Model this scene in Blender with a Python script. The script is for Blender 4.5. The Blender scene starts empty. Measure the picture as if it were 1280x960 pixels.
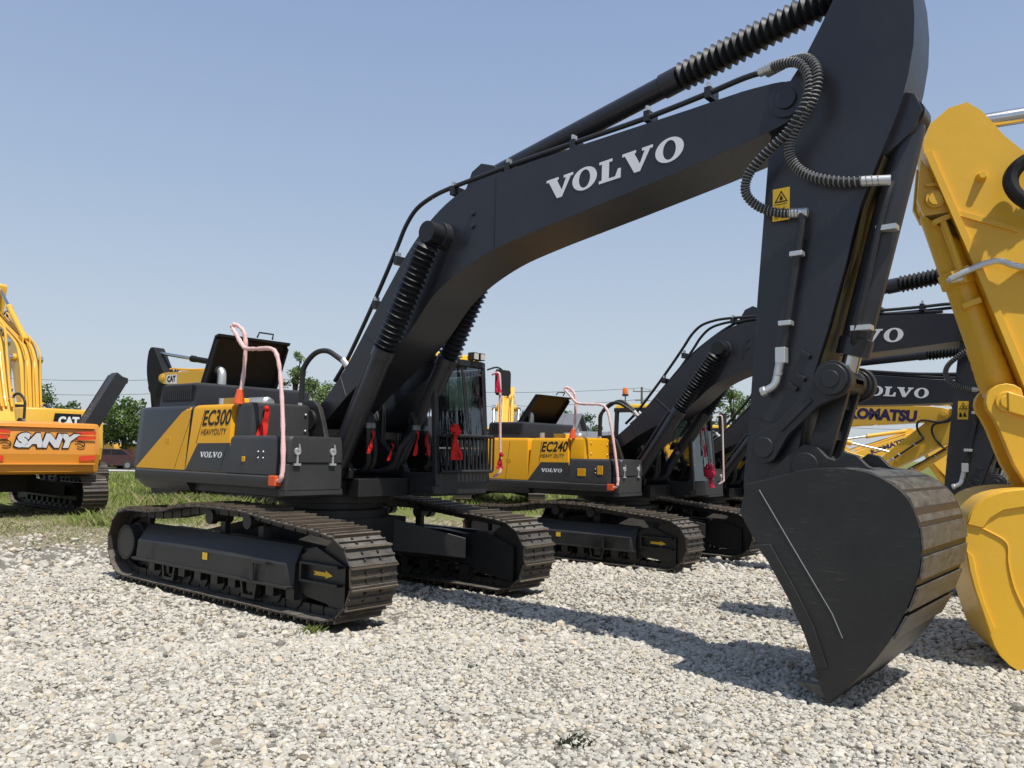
import bpy, math, random
import numpy as np
from math import sin, cos, pi, radians, sqrt, atan2
from mathutils import Matrix, Vector

random.seed(7); RNG = np.random.default_rng(11)
sc = bpy.context.scene
COL = sc.collection

# ------------------------------------------------------------------ camera numbers (solved from the machine's known dimensions)
FPX, PITCH, ROLL, YAW = 1027.4, .0824, .0198, 2.2602
CAM = Vector((8.618, -6.827, 1.774))
FWD = Vector((cos(YAW)*cos(PITCH), sin(YAW)*cos(PITCH), sin(PITCH)))
_r = Vector((sin(YAW), -cos(YAW), 0)); _u = _r.cross(FWD)
RGT = _r*cos(ROLL)+_u*sin(ROLL); UPV = _u*cos(ROLL)-_r*sin(ROLL)
HF = Vector((cos(YAW), sin(YAW), 0)); HR = Vector((sin(YAW), -cos(YAW), 0))

def at(right, ahead, z=0.0):
    """a place on the yard: metres to the right of and ahead of the spot the photographer stood on"""
    p = Vector((CAM.x, CAM.y, 0)) + HR*right + HF*ahead
    return Vector((p.x, p.y, z))

# ------------------------------------------------------------------ materials
MATS = {}
def new_mat(name):
    m = bpy.data.materials.new(name); m.use_nodes = True
    nt = m.node_tree; nt.nodes.clear()
    out = nt.nodes.new('ShaderNodeOutputMaterial'); b = nt.nodes.new('ShaderNodeBsdfPrincipled')
    nt.links.new(b.outputs[0], out.inputs[0])
    MATS[name] = m
    return m, nt, b
def N(nt, t, **kw):
    n = nt.nodes.new(t)
    for k, v in kw.items():
        if k in n.inputs: n.inputs[k].default_value = v
        else: setattr(n, k, v)
    return n
def mixc(nt, fac, a, b, mode='MIX'):
    n = nt.nodes.new('ShaderNodeMix'); n.data_type = 'RGBA'; n.blend_type = mode
    for s, v in ((0, fac), (6, a), (7, b)):
        if isinstance(v, (tuple, list)): n.inputs[s].default_value = (*v[:3], 1)
        elif isinstance(v, (int, float)): n.inputs[s].default_value = v
        else: nt.links.new(v, n.inputs[s])
    return n.outputs[2]
def ramp(nt, src, p0, p1, c0=(0, 0, 0), c1=(1, 1, 1)):
    r = nt.nodes.new('ShaderNodeValToRGB'); e = r.color_ramp.elements
    e[0].position = p0; e[1].position = p1; e[0].color = (*c0, 1); e[1].color = (*c1, 1)
    nt.links.new(src, r.inputs[0]); return r.outputs[0]
def mth(nt, op, a, b=None, clamp=False):
    n = nt.nodes.new('ShaderNodeMath'); n.operation = op; n.use_clamp = clamp
    for i, v in enumerate((a, b)):
        if v is None: continue
        if isinstance(v, (int, float)): n.inputs[i].default_value = v
        else: nt.links.new(v, n.inputs[i])
    return n.outputs[0]

def paint(name, col, rough=.4, dust=.25, dustcol=(.30, .26, .20), spec=.5, bump=.06, coat=0.0, metal=0.0, var=.12, topdust=None, scratch=0.0, scol=(.13, .125, .115)):
    m, nt, b = new_mat(name)
    geo = N(nt, 'ShaderNodeNewGeometry'); tc = N(nt, 'ShaderNodeTexCoord')
    n1 = N(nt, 'ShaderNodeTexNoise', Scale=1.7, Detail=8.0, Roughness=.65); nt.links.new(geo.outputs['Position'], n1.inputs['Vector'])
    n2 = N(nt, 'ShaderNodeTexNoise', Scale=34.0, Detail=5.0, Roughness=.7); nt.links.new(geo.outputs['Position'], n2.inputs['Vector'])
    mp = N(nt, 'ShaderNodeMapping'); mp.inputs['Scale'].default_value = (9, 9, .9); nt.links.new(geo.outputs['Position'], mp.inputs['Vector'])
    n3 = N(nt, 'ShaderNodeTexNoise', Scale=1.6, Detail=4.0); nt.links.new(mp.outputs[0], n3.inputs['Vector'])   # vertical streaks
    up = N(nt, 'ShaderNodeSeparateXYZ'); nt.links.new(geo.outputs['Normal'], up.inputs[0])
    upf = ramp(nt, up.outputs[2], .25, .95)
    td = dust*1.6 if topdust is None else topdust
    d1 = ramp(nt, n1.outputs[0], .42, .75)
    a = mth(nt, 'MULTIPLY', mth(nt, 'MULTIPLY', d1, n2.outputs[0]), dust*1.1)
    a = mth(nt, 'ADD', a, mth(nt, 'MULTIPLY', ramp(nt, n3.outputs[0], .55, .8), dust*.35))
    a = mth(nt, 'ADD', a, mth(nt, 'MULTIPLY', upf, mth(nt, 'MULTIPLY', ramp(nt, n2.outputs[0], .2, .7), td)), clamp=True)
    v = mixc(nt, mth(nt, 'MULTIPLY', n1.outputs[0], 1.0), tuple(c*(1-var) for c in col), tuple(min(1, c*(1+var)) for c in col))
    if scratch:
        sm = N(nt, 'ShaderNodeMapping'); sm.inputs['Scale'].default_value = (3, 3, 26); sm.inputs['Rotation'].default_value = (.3, .5, .2); nt.links.new(geo.outputs['Position'], sm.inputs['Vector'])
        s1 = N(nt, 'ShaderNodeTexNoise', Scale=2.2, Detail=9.0, Roughness=.75, Distortion=.6); nt.links.new(sm.outputs[0], s1.inputs['Vector'])
        v = mixc(nt, mth(nt, 'MULTIPLY', mth(nt, 'MULTIPLY', ramp(nt, s1.outputs[0], .56, .70), ramp(nt, n1.outputs[0], .45, .65)), scratch), v, scol)
    nt.links.new(mixc(nt, a, v, dustcol), b.inputs['Base Color'])
    nt.links.new(mth(nt, 'ADD', mth(nt, 'MULTIPLY', a, .5), mth(nt, 'MULTIPLY_ADD' if False else 'ADD', mth(nt, 'MULTIPLY', n1.outputs[0], .16), rough-.08), clamp=True), b.inputs['Roughness'])
    b.inputs['Metallic'].default_value = metal
    b.inputs['Specular IOR Level'].default_value = spec
    b.inputs['Coat Weight'].default_value = coat
    if bump:
        bp = N(nt, 'ShaderNodeBump', Strength=bump, Distance=.01); nt.links.new(n2.outputs[0], bp.inputs['Height'])
        b2 = N(nt, 'ShaderNodeBump', Strength=.22, Distance=.02); nt.links.new(n1.outputs[0], b2.inputs['Height']); nt.links.new(bp.outputs[0], b2.inputs['Normal'])
        nt.links.new(b2.outputs[0], b.inputs['Normal'])
    return m

paint('charcoal paint', (.019, .020, .023), .38, .07, (.16, .145, .12), .45, .05, topdust=.3)
paint('boom paint', (.021, .022, .028), .33, .10, (.12, .115, .11), .5, .04, topdust=.28, scratch=.22, scol=(.07, .07, .072))
paint('body grey', (.036, .036, .036), .42, .16, (.16, .14, .11), .4, .04, topdust=.3, scratch=.2, scol=(.11, .105, .10))
paint('bucket paint', (.017, .017, .017), .42, .20, (.095, .088, .075), .45, .10, topdust=.3, scratch=.9)
paint('frame paint', (.015, .015, .015), .42, .13, (.14, .125, .10), .4, .08, topdust=.25, scratch=.25, scol=(.09, .085, .075))
paint('yellow paint', (.82, .465, .030), .40, .17, (.34, .23, .10), .45, .05, coat=.1, var=.07, scratch=.12, scol=(.45, .30, .08))
paint('panel yellow', (.74, .36, .008), .42, .06, (.40, .27, .08), .3, .03, var=.08, scratch=.15, scol=(.45, .25, .03))
paint('amber paint', (.68, .27, .03), .36, .08, (.42, .30, .14), .5, .02, coat=.2, var=.06)
paint('digger yellow', (.74, .42, .035), .36, .08, (.40, .30, .16), .5, .03, coat=.2, var=.06)
paint('old yellow', (.60, .33, .035), .5, .25, (.30, .24, .16), .4, .05, var=.15)
paint('dark steel', (.035, .033, .031), .45, .25, (.14, .11, .08), .5, .1, metal=.4)
paint('rubber', (.016, .016, .017), .55, .12, (.16, .15, .13), .4, .02)
paint('bellows', (.012, .013, .014), .45, .08, (.12, .115, .105), .4, .05, topdust=.06)
paint('chrome', (.62, .62, .60), .22, .05, (.3, .28, .25), .5, .02, metal=1.0)
paint('zinc', (.62, .63, .62), .38, .1, (.3, .28, .25), .5, .02, metal=.7)
paint('white decal', (.80, .80, .80), .4, .05, (.4, .38, .35), .5, 0)
paint('black plastic', (.010, .010, .011), .6, .04, (.08, .08, .08), .3, .05)
paint('black decal', (.012, .012, .012), .5, .05, (.2, .18, .15), .3, 0)
paint('violet decal', (.035, .022, .075), .5, .05, (.2, .18, .15), .3, 0)
paint('silver decal', (.62, .62, .63), .35, .05, (.3, .28, .25), .5, 0)
paint('orange red decal', (.70, .06, .02), .45, .08, (.4, .3, .2), .4, 0)
paint('yellow decal', (.80, .50, .03), .45, .08, (.4, .3, .2), .4, 0)
paint('pale wrap', (.74, .56, .52), .45, .15, (.5, .42, .38), .4, .5, var=.2)
paint('pink wrap', (.74, .46, .43), .45, .6, (.80, .68, .64), .4, .5, var=.22, topdust=.3)
paint('orange base', (.75, .10, .02), .45, .1, (.4, .3, .2), .4, .1)
paint('red cloth', (.62, .022, .018), .75, .0, (.3, .1, .1), .2, .3, var=.3)
paint('crimson cloth', (.46, .015, .05), .75, .0, (.3, .1, .1), .2, .3, var=.3)
paint('amber lens', (.75, .18, .02), .15, .0, (.3, .2, .1), .6, 0)
paint('lamp lens', (.55, .52, .45), .15, .1, (.3, .28, .25), .6, .1)
paint('seat cloth', (.02, .02, .022), .8, .05, (.1, .1, .1), .2, 0)
paint('arm olive', (.062, .050, .020), .45, .3, (.20, .135, .03), .4, .1, var=.4)  # blotchy olive-brown tone for the front face of the arm
paint('burgundy car', (.055, .018, .022), .25, .1, (.25, .2, .17), .5, 0, coat=.6)
paint('roof tile', (.12, .13, .145), .7, .2, (.3, .3, .3), .3, .3)
paint('plaster', (.42, .40, .36), .8, .25, (.3, .26, .2), .2, .1)
paint('wood pole', (.14, .12, .10), .8, .2, (.3, .28, .25), .2, .2)
paint('bark', (.075, .055, .04), .9, .1, (.2, .18, .15), .1, .4)
paint('tyre rubber', (.02, .02, .02), .7, .4, (.25, .21, .16), .3, .1)
paint('grey metal', (.16, .17, .17), .5, .2, (.3, .27, .22), .4, .05)

def track_mat():
    m, nt, b = new_mat('track steel')
    geo = N(nt, 'ShaderNodeNewGeometry')
    n1 = N(nt, 'ShaderNodeTexNoise', Scale=5.0, Detail=8.0, Roughness=.7); nt.links.new(geo.outputs['Position'], n1.inputs['Vector'])
    n2 = N(nt, 'ShaderNodeTexNoise', Scale=60.0, Detail=4.0); nt.links.new(geo.outputs['Position'], n2.inputs['Vector'])
    c = mixc(nt, mth(nt, 'MULTIPLY', ramp(nt, n1.outputs[0], .30, .66), mth(nt, 'ADD', mth(nt, 'MULTIPLY', geo.outputs['Random Per Island'], .9), .25), clamp=True), (.032, .033, .034), (.100, .070, .048))
    c = mixc(nt, mth(nt, 'MULTIPLY', ramp(nt, n2.outputs[0], .4, .7), .45), c, (.17, .14, .11))
    up = N(nt, 'ShaderNodeSeparateXYZ'); nt.links.new(geo.outputs['Normal'], up.inputs[0])
    c = mixc(nt, mth(nt, 'MULTIPLY', ramp(nt, up.outputs[2], .3, .95), mth(nt, 'MULTIPLY', ramp(nt, n1.outputs[0], .25, .6), .85)), c, (.27, .245, .205))
    nt.links.new(c, b.inputs['Base Color']); b.inputs['Metallic'].default_value = .35
    nt.links.new(mth(nt, 'ADD', mth(nt, 'MULTIPLY', n2.outputs[0], .35), .32), b.inputs['Roughness'])
    bp = N(nt, 'ShaderNodeBump', Strength=.25, Distance=.006); nt.links.new(n2.outputs[0], bp.inputs['Height']); nt.links.new(bp.outputs[0], b.inputs['Normal'])
track_mat()

paint('track edge', (.115, .088, .062), .42, .35, (.22, .19, .15), .5, .2, metal=.3, var=.45, topdust=.5)
def wear_mat():
    m, nt, b = new_mat('worn bucket steel')
    geo = N(nt, 'ShaderNodeNewGeometry')
    mp = N(nt, 'ShaderNodeMapping'); mp.inputs['Scale'].default_value = (7, 2.6, 7); nt.links.new(geo.outputs['Position'], mp.inputs['Vector'])
    n1 = N(nt, 'ShaderNodeTexNoise', Scale=2.5, Detail=8.0, Roughness=.7); nt.links.new(mp.outputs[0], n1.inputs['Vector'])
    n2 = N(nt, 'ShaderNodeTexNoise', Scale=3.0, Detail=6.0); nt.links.new(geo.outputs['Position'], n2.inputs['Vector'])
    c = mixc(nt, ramp(nt, n1.outputs[0], .35, .7), (.045, .044, .041), (.17, .165, .15))
    c = mixc(nt, ramp(nt, n2.outputs[0], .45, .8), c, (.10, .095, .08))
    nt.links.new(c, b.inputs['Base Color']); b.inputs['Metallic'].default_value = .3
    nt.links.new(mth(nt, 'ADD', mth(nt, 'MULTIPLY', n1.outputs[0], .3), .35), b.inputs['Roughness'])
    bp = N(nt, 'ShaderNodeBump', Strength=.3, Distance=.005); nt.links.new(n1.outputs[0], bp.inputs['Height']); nt.links.new(bp.outputs[0], b.inputs['Normal'])
wear_mat()

def glass_mat():
    m = bpy.data.materials.new('tinted glass'); m.use_nodes = True; nt = m.node_tree; nt.nodes.clear()
    out = nt.nodes.new('ShaderNodeOutputMaterial'); t = nt.nodes.new('ShaderNodeBsdfTransparent'); g = nt.nodes.new('ShaderNodeBsdfGlossy')
    t.inputs[0].default_value = (.24, .29, .25, 1); g.inputs['Roughness'].default_value = .03; g.inputs[0].default_value = (.9, .95, 1, 1)
    lw = nt.nodes.new('ShaderNodeFresnel'); lw.inputs[0].default_value = 2.1
    geo = nt.nodes.new('ShaderNodeNewGeometry'); mp = nt.nodes.new('ShaderNodeMapping'); mp.inputs['Scale'].default_value = (6, 6, 1.1); nt.links.new(geo.outputs['Position'], mp.inputs['Vector'])
    nz = nt.nodes.new('ShaderNodeTexNoise'); nz.inputs['Scale'].default_value = 2.2; nz.inputs['Detail'].default_value = 5; nt.links.new(mp.outputs[0], nz.inputs['Vector'])
    bp = nt.nodes.new('ShaderNodeBump'); bp.inputs['Strength'].default_value = .16; bp.inputs['Distance'].default_value = .02; nt.links.new(nz.outputs[0], bp.inputs['Height']); nt.links.new(bp.outputs[0], g.inputs['Normal'])
    mx = nt.nodes.new('ShaderNodeMixShader'); nt.links.new(lw.outputs[0], mx.inputs[0]); nt.links.new(t.outputs[0], mx.inputs[1]); nt.links.new(g.outputs[0], mx.inputs[2])
    nt.links.new(mx.outputs[0], out.inputs[0]); MATS['tinted glass'] = m
glass_mat()

def attr_mat(name, rough=.85, spec=.25, trans=0.0, bump=0.0):
    """colour comes from the mesh attribute 'tint' (one value per stone / leaf / blade)"""
    m, nt, b = new_mat(name)
    a = N(nt, 'ShaderNodeAttribute'); a.attribute_name = 'tint'
    geo = N(nt, 'ShaderNodeNewGeometry')
    n = N(nt, 'ShaderNodeTexNoise', Scale=70.0, Detail=4.0); nt.links.new(geo.outputs['Position'], n.inputs['Vector'])
    c = mixc(nt, mth(nt, 'MULTIPLY', n.outputs[0], .5), a.outputs['Color'], (.06, .05, .04) if not trans else (.03, .04, .01), 'MULTIPLY' if False else 'MIX') if bump else a.outputs['Color']
    nt.links.new(c, b.inputs['Base Color']); b.inputs['Roughness'].default_value = rough; b.inputs['Specular IOR Level'].default_value = spec
    if trans:
        out = [x for x in nt.nodes if x.type == 'OUTPUT_MATERIAL'][0]
        t = N(nt, 'ShaderNodeBsdfTranslucent'); nt.links.new(a.outputs['Color'], t.inputs[0])
        mx = N(nt, 'ShaderNodeMixShader'); mx.inputs[0].default_value = trans
        nt.links.new(b.outputs[0], mx.inputs[1]); nt.links.new(t.outputs[0], mx.inputs[2]); nt.links.new(mx.outputs[0], out.inputs[0])
    return m
attr_mat('gravel stone', .9, .2, 0.0)
attr_mat('leaf', .6, .3, .3)
attr_mat('grass blade', .7, .25, .3)

# ------------------------------------------------------------------ mesh builder
I4 = Matrix.Identity(4)
class MB:
    def __init__(s, M=None): s.v = []; s.f = []; s.mi = []; s.M = M or I4
    def add(s, vs, fs, mi=0):
        b = len(s.v); M = s.M
        s.v.extend(tuple(M @ Vector(p)) for p in vs)
        for f in fs: s.f.append(tuple(b+i for i in f)); s.mi.append(mi)
    def box(s, c, d, mi=0, R=None):
        hx, hy, hz = d[0]/2, d[1]/2, d[2]/2
        vs = [Vector((x, y, z)) for x in (-hx, hx) for y in (-hy, hy) for z in (-hz, hz)]
        if R is not None: vs = [R @ p for p in vs]
        vs = [p+Vector(c) for p in vs]
        s.add(vs, [(0, 1, 3, 2), (4, 6, 7, 5), (0, 4, 5, 1), (2, 3, 7, 6), (0, 2, 6, 4), (1, 5, 7, 3)], mi)
    def ext(s, x0, x1, y0, y1, z0, z1, mi=0): s.box(((x0+x1)/2, (y0+y1)/2, (z0+z1)/2), (abs(x1-x0), abs(y1-y0), abs(z1-z0)), mi)
    def prism(s, pts, y0, y1, mi=0):
        """side profile (x, z) given a thickness along y"""
        n = len(pts); vs = [(x, y0, z) for x, z in pts]+[(x, y1, z) for x, z in pts]
        fs = [tuple(range(n)), tuple(range(2*n-1, n-1, -1))]+[(i, i+n, (i+1) % n+n, (i+1) % n) for i in range(n)]
        s.add(vs, fs, mi)
    def loft(s, loops, mi=0, cap=True):
        n = len(loops[0]); vs = [p for l in loops for p in l]; fs = []
        for k in range(len(loops)-1):
            for i in range(n): fs.append((k*n+i, k*n+(i+1) % n, (k+1)*n+(i+1) % n, (k+1)*n+i))
        if cap: fs.append(tuple(range(n-1, -1, -1))); fs.append(tuple((len(loops)-1)*n+i for i in range(n)))
        s.add(vs, fs, mi)
    def tube(s, pts, r, n=10, mi=0, smooth=0, cap=True):
        pts = [Vector(p) for p in pts]
        if smooth: pts = spline(pts, smooth)
        rs = r if isinstance(r, (list, tuple)) else [r]*len(pts)
        if len(rs) != len(pts): rs = [rs[0]]*len(pts)
        t0 = (pts[1]-pts[0]).normalized()
        a = t0.orthogonal().normalized(); loops = []
        for i, p in enumerate(pts):
            t = (pts[min(i+1, len(pts)-1)]-pts[max(i-1, 0)]).normalized()
            a = (a-t*a.dot(t))
            a = a.normalized() if a.length > 1e-6 else t.orthogonal().normalized()
            b = t.cross(a)
            loops.append([p+(a*cos(2*pi*k/n)+b*sin(2*pi*k/n))*rs[i] for k in range(n)])
        s.loft(loops, mi, cap)
    def cyl(s, p0, p1, r, r1=None, n=24, mi=0): s.tube([p0, p1], [r, r if r1 is None else r1], n, mi)
    def lathe(s, p0, p1, prof, n=24, mi=0):
        """prof: list of (t along p0->p1 in 0..1, radius)"""
        p0 = Vector(p0); p1 = Vector(p1); t = (p1-p0).normalized(); a = t.orthogonal().normalized(); b = t.cross(a)
        s.loft([[p0+(p1-p0)*k+(a*cos(2*pi*i/n)+b*sin(2*pi*i/n))*r for i in range(n)] for k, r in prof], mi)
    def ball(s, c, r, n=10, mi=0, sz=1.0):
        loops = []
        for k in range(n+1):
            th = pi*k/n; rr = max(1e-4, r*sin(th))
            loops.append([Vector(c)+Vector((rr*cos(2*pi*i/(2*n)), rr*sin(2*pi*i/(2*n)), r*sz*cos(th))) for i in range(2*n)])
        s.loft(loops, mi)
    def build(s, name, mats, parent=None, bevel=0.0, seg=2, angle=35, kind=None, label=None):
        me = bpy.data.meshes.new(name); me.from_pydata([tuple(p) for p in s.v], [], s.f)
        for m in ([mats] if isinstance(mats, str) else mats): me.materials.append(MATS[m])
        me.polygons.foreach_set('material_index', s.mi); me.polygons.foreach_set('use_smooth', [True]*len(s.f))
        me.update()
        import bmesh
        bm = bmesh.new(); bm.from_mesh(me); bmesh.ops.recalc_face_normals(bm, faces=bm.faces); bm.to_mesh(me); bm.free()
        me.set_sharp_from_angle(angle=radians(angle))
        o = bpy.data.objects.new(name, me); COL.objects.link(o)
        if parent is not None: o.parent = parent
        if bevel:
            md = o.modifiers.new('edge', 'BEVEL'); md.width = bevel; md.segments = seg; md.limit_method = 'ANGLE'; md.angle_limit = radians(40); md.harden_normals = True
        if kind: o['kind'] = kind
        if label: o['label'] = label
        return o

def spline(pts, k=8):
    """Catmull-Rom through the points"""
    P = [pts[0]*2-pts[1]]+list(pts)+[pts[-1]*2-pts[-2]]; out = []
    for i in range(1, len(P)-2):
        p0, p1, p2, p3 = P[i-1:i+3]
        for j in range(k):
            t = j/k
            out.append(.5*((2*p1)+(p2-p0)*t+(2*p0-5*p1+4*p2-p3)*t*t+(3*p1-p0-3*p2+p3)*t**3))
    out.append(P[-2]); return out

def thing(name, label, cat, loc=(0, 0, 0), rotz=0, scale=1, group=None):
    o = bpy.data.objects.new(name, None); COL.objects.link(o); o.empty_display_size = .2
    o.location = loc; o.rotation_euler = (0, 0, rotz); o.scale = (scale,)*3
    o['label'] = label; o['category'] = cat
    if group: o['group'] = group
    return o
def tag(o, label, cat, group=None):
    o['label'] = label; o['category'] = cat
    if group: o['group'] = group
    return o

# ------------------------------------------------------------------ lettering
def font_mesh(s, offset=0.0, shear=0.0, extrude=0.0):
    cu = bpy.data.curves.new('letters', 'FONT'); cu.body = s; cu.size = 1; cu.offset = offset; cu.shear = shear; cu.resolution_u = 3
    o = bpy.data.objects.new('letters', cu); COL.objects.link(o)
    dg = bpy.context.evaluated_depsgraph_get(); dg.update()
    me = bpy.data.meshes.new_from_object(o.evaluated_get(dg))
    vs = [(v.co.x, v.co.y) for v in me.vertices]; fs = [tuple(p.vertices) for p in me.polygons]
    bpy.data.objects.remove(o); bpy.data.curves.remove(cu); bpy.data.meshes.remove(me)
    x0 = min(p[0] for p in vs); x1 = max(p[0] for p in vs); y0 = min(p[1] for p in vs); y1 = max(p[1] for p in vs)
    return [((p[0]-x0)/(x1-x0), (p[1]-y0)/(y1-y0)) for p in vs], fs
def write(mb, s, o, ux, uy, mi=0, offset=.0, shear=0.0):
    """text filling the parallelogram o, o+ux, o+uy"""
    vs, fs = font_mesh(s, offset, shear); o = Vector(o); ux = Vector(ux); uy = Vector(uy)
    mb.add([o+ux*p[0]+uy*p[1] for p in vs], fs, mi)
SV = [(0, 1), (.62, 1), (.62, .87), (.54, .87), (.80, .34), (1.0, .87), (.88, .87), (.88, 1), (1.36, 1), (1.36, .87), (1.24, .87), (.82, 0), (.56, 0), (.12, .87), (0, .87)]
SL = [(0, 1), (.62, 1), (.62, .87), (.47, .87), (.47, .13), (.76, .13), (.88, .44), (1.02, .44), (1.02, 0), (0, 0), (0, .13), (.13, .13), (.13, .87), (0, .87)]
def slab_word(mb, o, ux, uy, mi=0):
    """the five heavy slab-serif letters of the maker's word mark"""
    o = Vector(o); ux = Vector(ux); uy = Vector(uy); W = 6.42
    def put(pts, dx, fs=None): mb.add([o+ux*((p[0]+dx)/W)+uy*p[1] for p in pts], fs or [tuple(range(len(pts)))], mi)
    def ring(dx):
        n = 36; a = [(.60+.60*cos(2*pi*k/n), .5+.53*sin(2*pi*k/n)) for k in range(n)]; b = [(.60+.27*cos(2*pi*k/n), .5+.42*sin(2*pi*k/n)) for k in range(n)]
        put(a+b, dx, [(k, (k+1) % n, n+(k+1) % n, n+k) for k in range(n)])
    put(SV, 0); ring(1.33); put(SL, 2.63); put(SV, 3.70); ring(5.17)

# ------------------------------------------------------------------ the excavator: one builder, posed and painted per machine
FOOT = Vector((.12, 0, 2.12)); TIP = Vector((6.16, 0, 4.72)); BPIN = Vector((5.95, 0, 1.46))
def pivot(p, deg):
    return Matrix.Translation(p) @ Matrix.Rotation(-radians(deg), 4, 'Y') @ Matrix.Translation(-p)

BOOM = [(-.02, 2.02), (-.06, 2.14), (.08, 2.28), (.58, 2.76), (1.05, 3.35), (1.50, 3.91), (1.74, 4.17), (1.96, 4.36), (2.22, 4.53), (2.54, 4.66), (3.14, 4.75), (4.1, 4.81),
        (5.28, 4.87), (5.78, 4.90), (6.11, 4.89), (6.25, 4.85), (6.31, 4.74), (6.29, 4.64), (6.20, 4.56), (6.05, 4.50), (5.34, 4.35), (4.4, 4.18), (3.53, 4.03),
        (2.95, 3.91), (2.62, 3.80), (2.32, 3.66), (2.05, 3.48), (1.82, 3.24), (1.62, 3.05), (1.33, 2.84), (.73, 2.48), (.19, 2.08)]
ARM = [(5.72, 1.58), (5.73, 1.45), (5.80, 1.31), (5.93, 1.24), (6.06, 1.29), (6.13, 1.44), (6.18, 1.80), (6.29, 2.36), (6.43, 2.80), (6.58, 3.33), (6.69, 3.75), (6.85, 4.14),
       (7.00, 4.50), (7.10, 4.95), (7.10, 5.40), (7.02, 5.80), (6.92, 5.92), (6.76, 5.92), (6.62, 5.72), (6.39, 5.30), (6.22, 5.02), (6.10, 4.86), (5.98, 4.50), (5.94, 4.18), (5.85, 3.13), (5.76, 1.93)]
BKT = [(6.55, 0.02), (6.80, .28), (6.97, .52), (7.08, .74), (7.155, .94), (7.19, 1.15), (7.175, 1.34), (7.115, 1.50), (7.01, 1.605), (6.85, 1.68), (6.63, 1.705), (6.40, 1.685), (6.12, 1.605), (5.94, 1.56)]
BMOUTH = [(5.89, 1.34), (6.00, 1.15), (6.12, .995), (6.27, .746), (6.39, .50), (6.46, .285), (6.50, .12)]

def rounder(poly, closed=True, lim=32):
    """adds a Catmull-Rom midpoint on every side whose two corners both turn gently"""
    n = len(poly); P = [Vector(p) for p in poly]
    def turn(i):
        if not closed and (i <= 0 or i >= n-1): return 0
        a = P[i % n]-P[(i-1) % n]; b = P[(i+1) % n]-P[i % n]
        return abs(math.degrees(a.angle_signed(b, 0)))
    out = []
    for i in range(n if closed else n-1):
        out.append(tuple(P[i])); j = i+1
        if turn(i) < lim and turn(j) < lim and (turn(i) > 3 or turn(j) > 3):
            p0 = P[(i-1) % n] if closed or i > 0 else P[i]*2-P[j % n]; p3 = P[(i+2) % n] if closed or i+2 < n else P[j % n]*2-P[i]
            L = (P[j % n]-P[i]).length; q0 = P[i]-(P[i]-p0).normalized()*min(L, (P[i]-p0).length); q3 = P[j % n]+(p3-P[j % n]).normalized()*min(L, (p3-P[j % n]).length)
            out.append(tuple((P[i]+P[j % n])*.5625-(q0+q3)*.0625))
    if not closed: out.append(tuple(P[-1]))
    return out
BOOM = rounder(rounder(BOOM)); ARM = rounder(ARM); BKT = rounder(BKT, False, 40)

def track_path():
    pts = []
    for k in range(9):
        a = -pi/2+pi*k/8; pts.append((1.97+.455*cos(a), .495+.455*sin(a)))          # around the idler
    pts += [(1.62, .985), (1.3, 1.005), (.78, 1.055), (.40, 1.092), (0, 1.098), (-.45, 1.09), (-.86, 1.066), (-1.25, .99), (-1.6, .955), (-1.95, .955)]
    for k in range(9):
        a = pi/2+pi*k/8; pts.append((-2.22+.455*cos(a), .495+.455*sin(a)))
    pts += [(-1.2, .04), (0, .04), (1.0, .04)]
    return pts
def resample(pts, n):
    P = [Vector((p[0], p[1])) for p in pts]; P.append(P[0]); L = [0]
    for i in range(len(P)-1): L.append(L[-1]+(P[i+1]-P[i]).length)
    out = []
    for k in range(n):
        s = L[-1]*k/n; i = max(j for j in range(len(L)-1) if L[j] <= s+1e-9); t = (s-L[i])/(L[i+1]-L[i])
        p = P[i].lerp(P[i+1], t)
        out.append(p)
    return out, L[-1]/n

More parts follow.
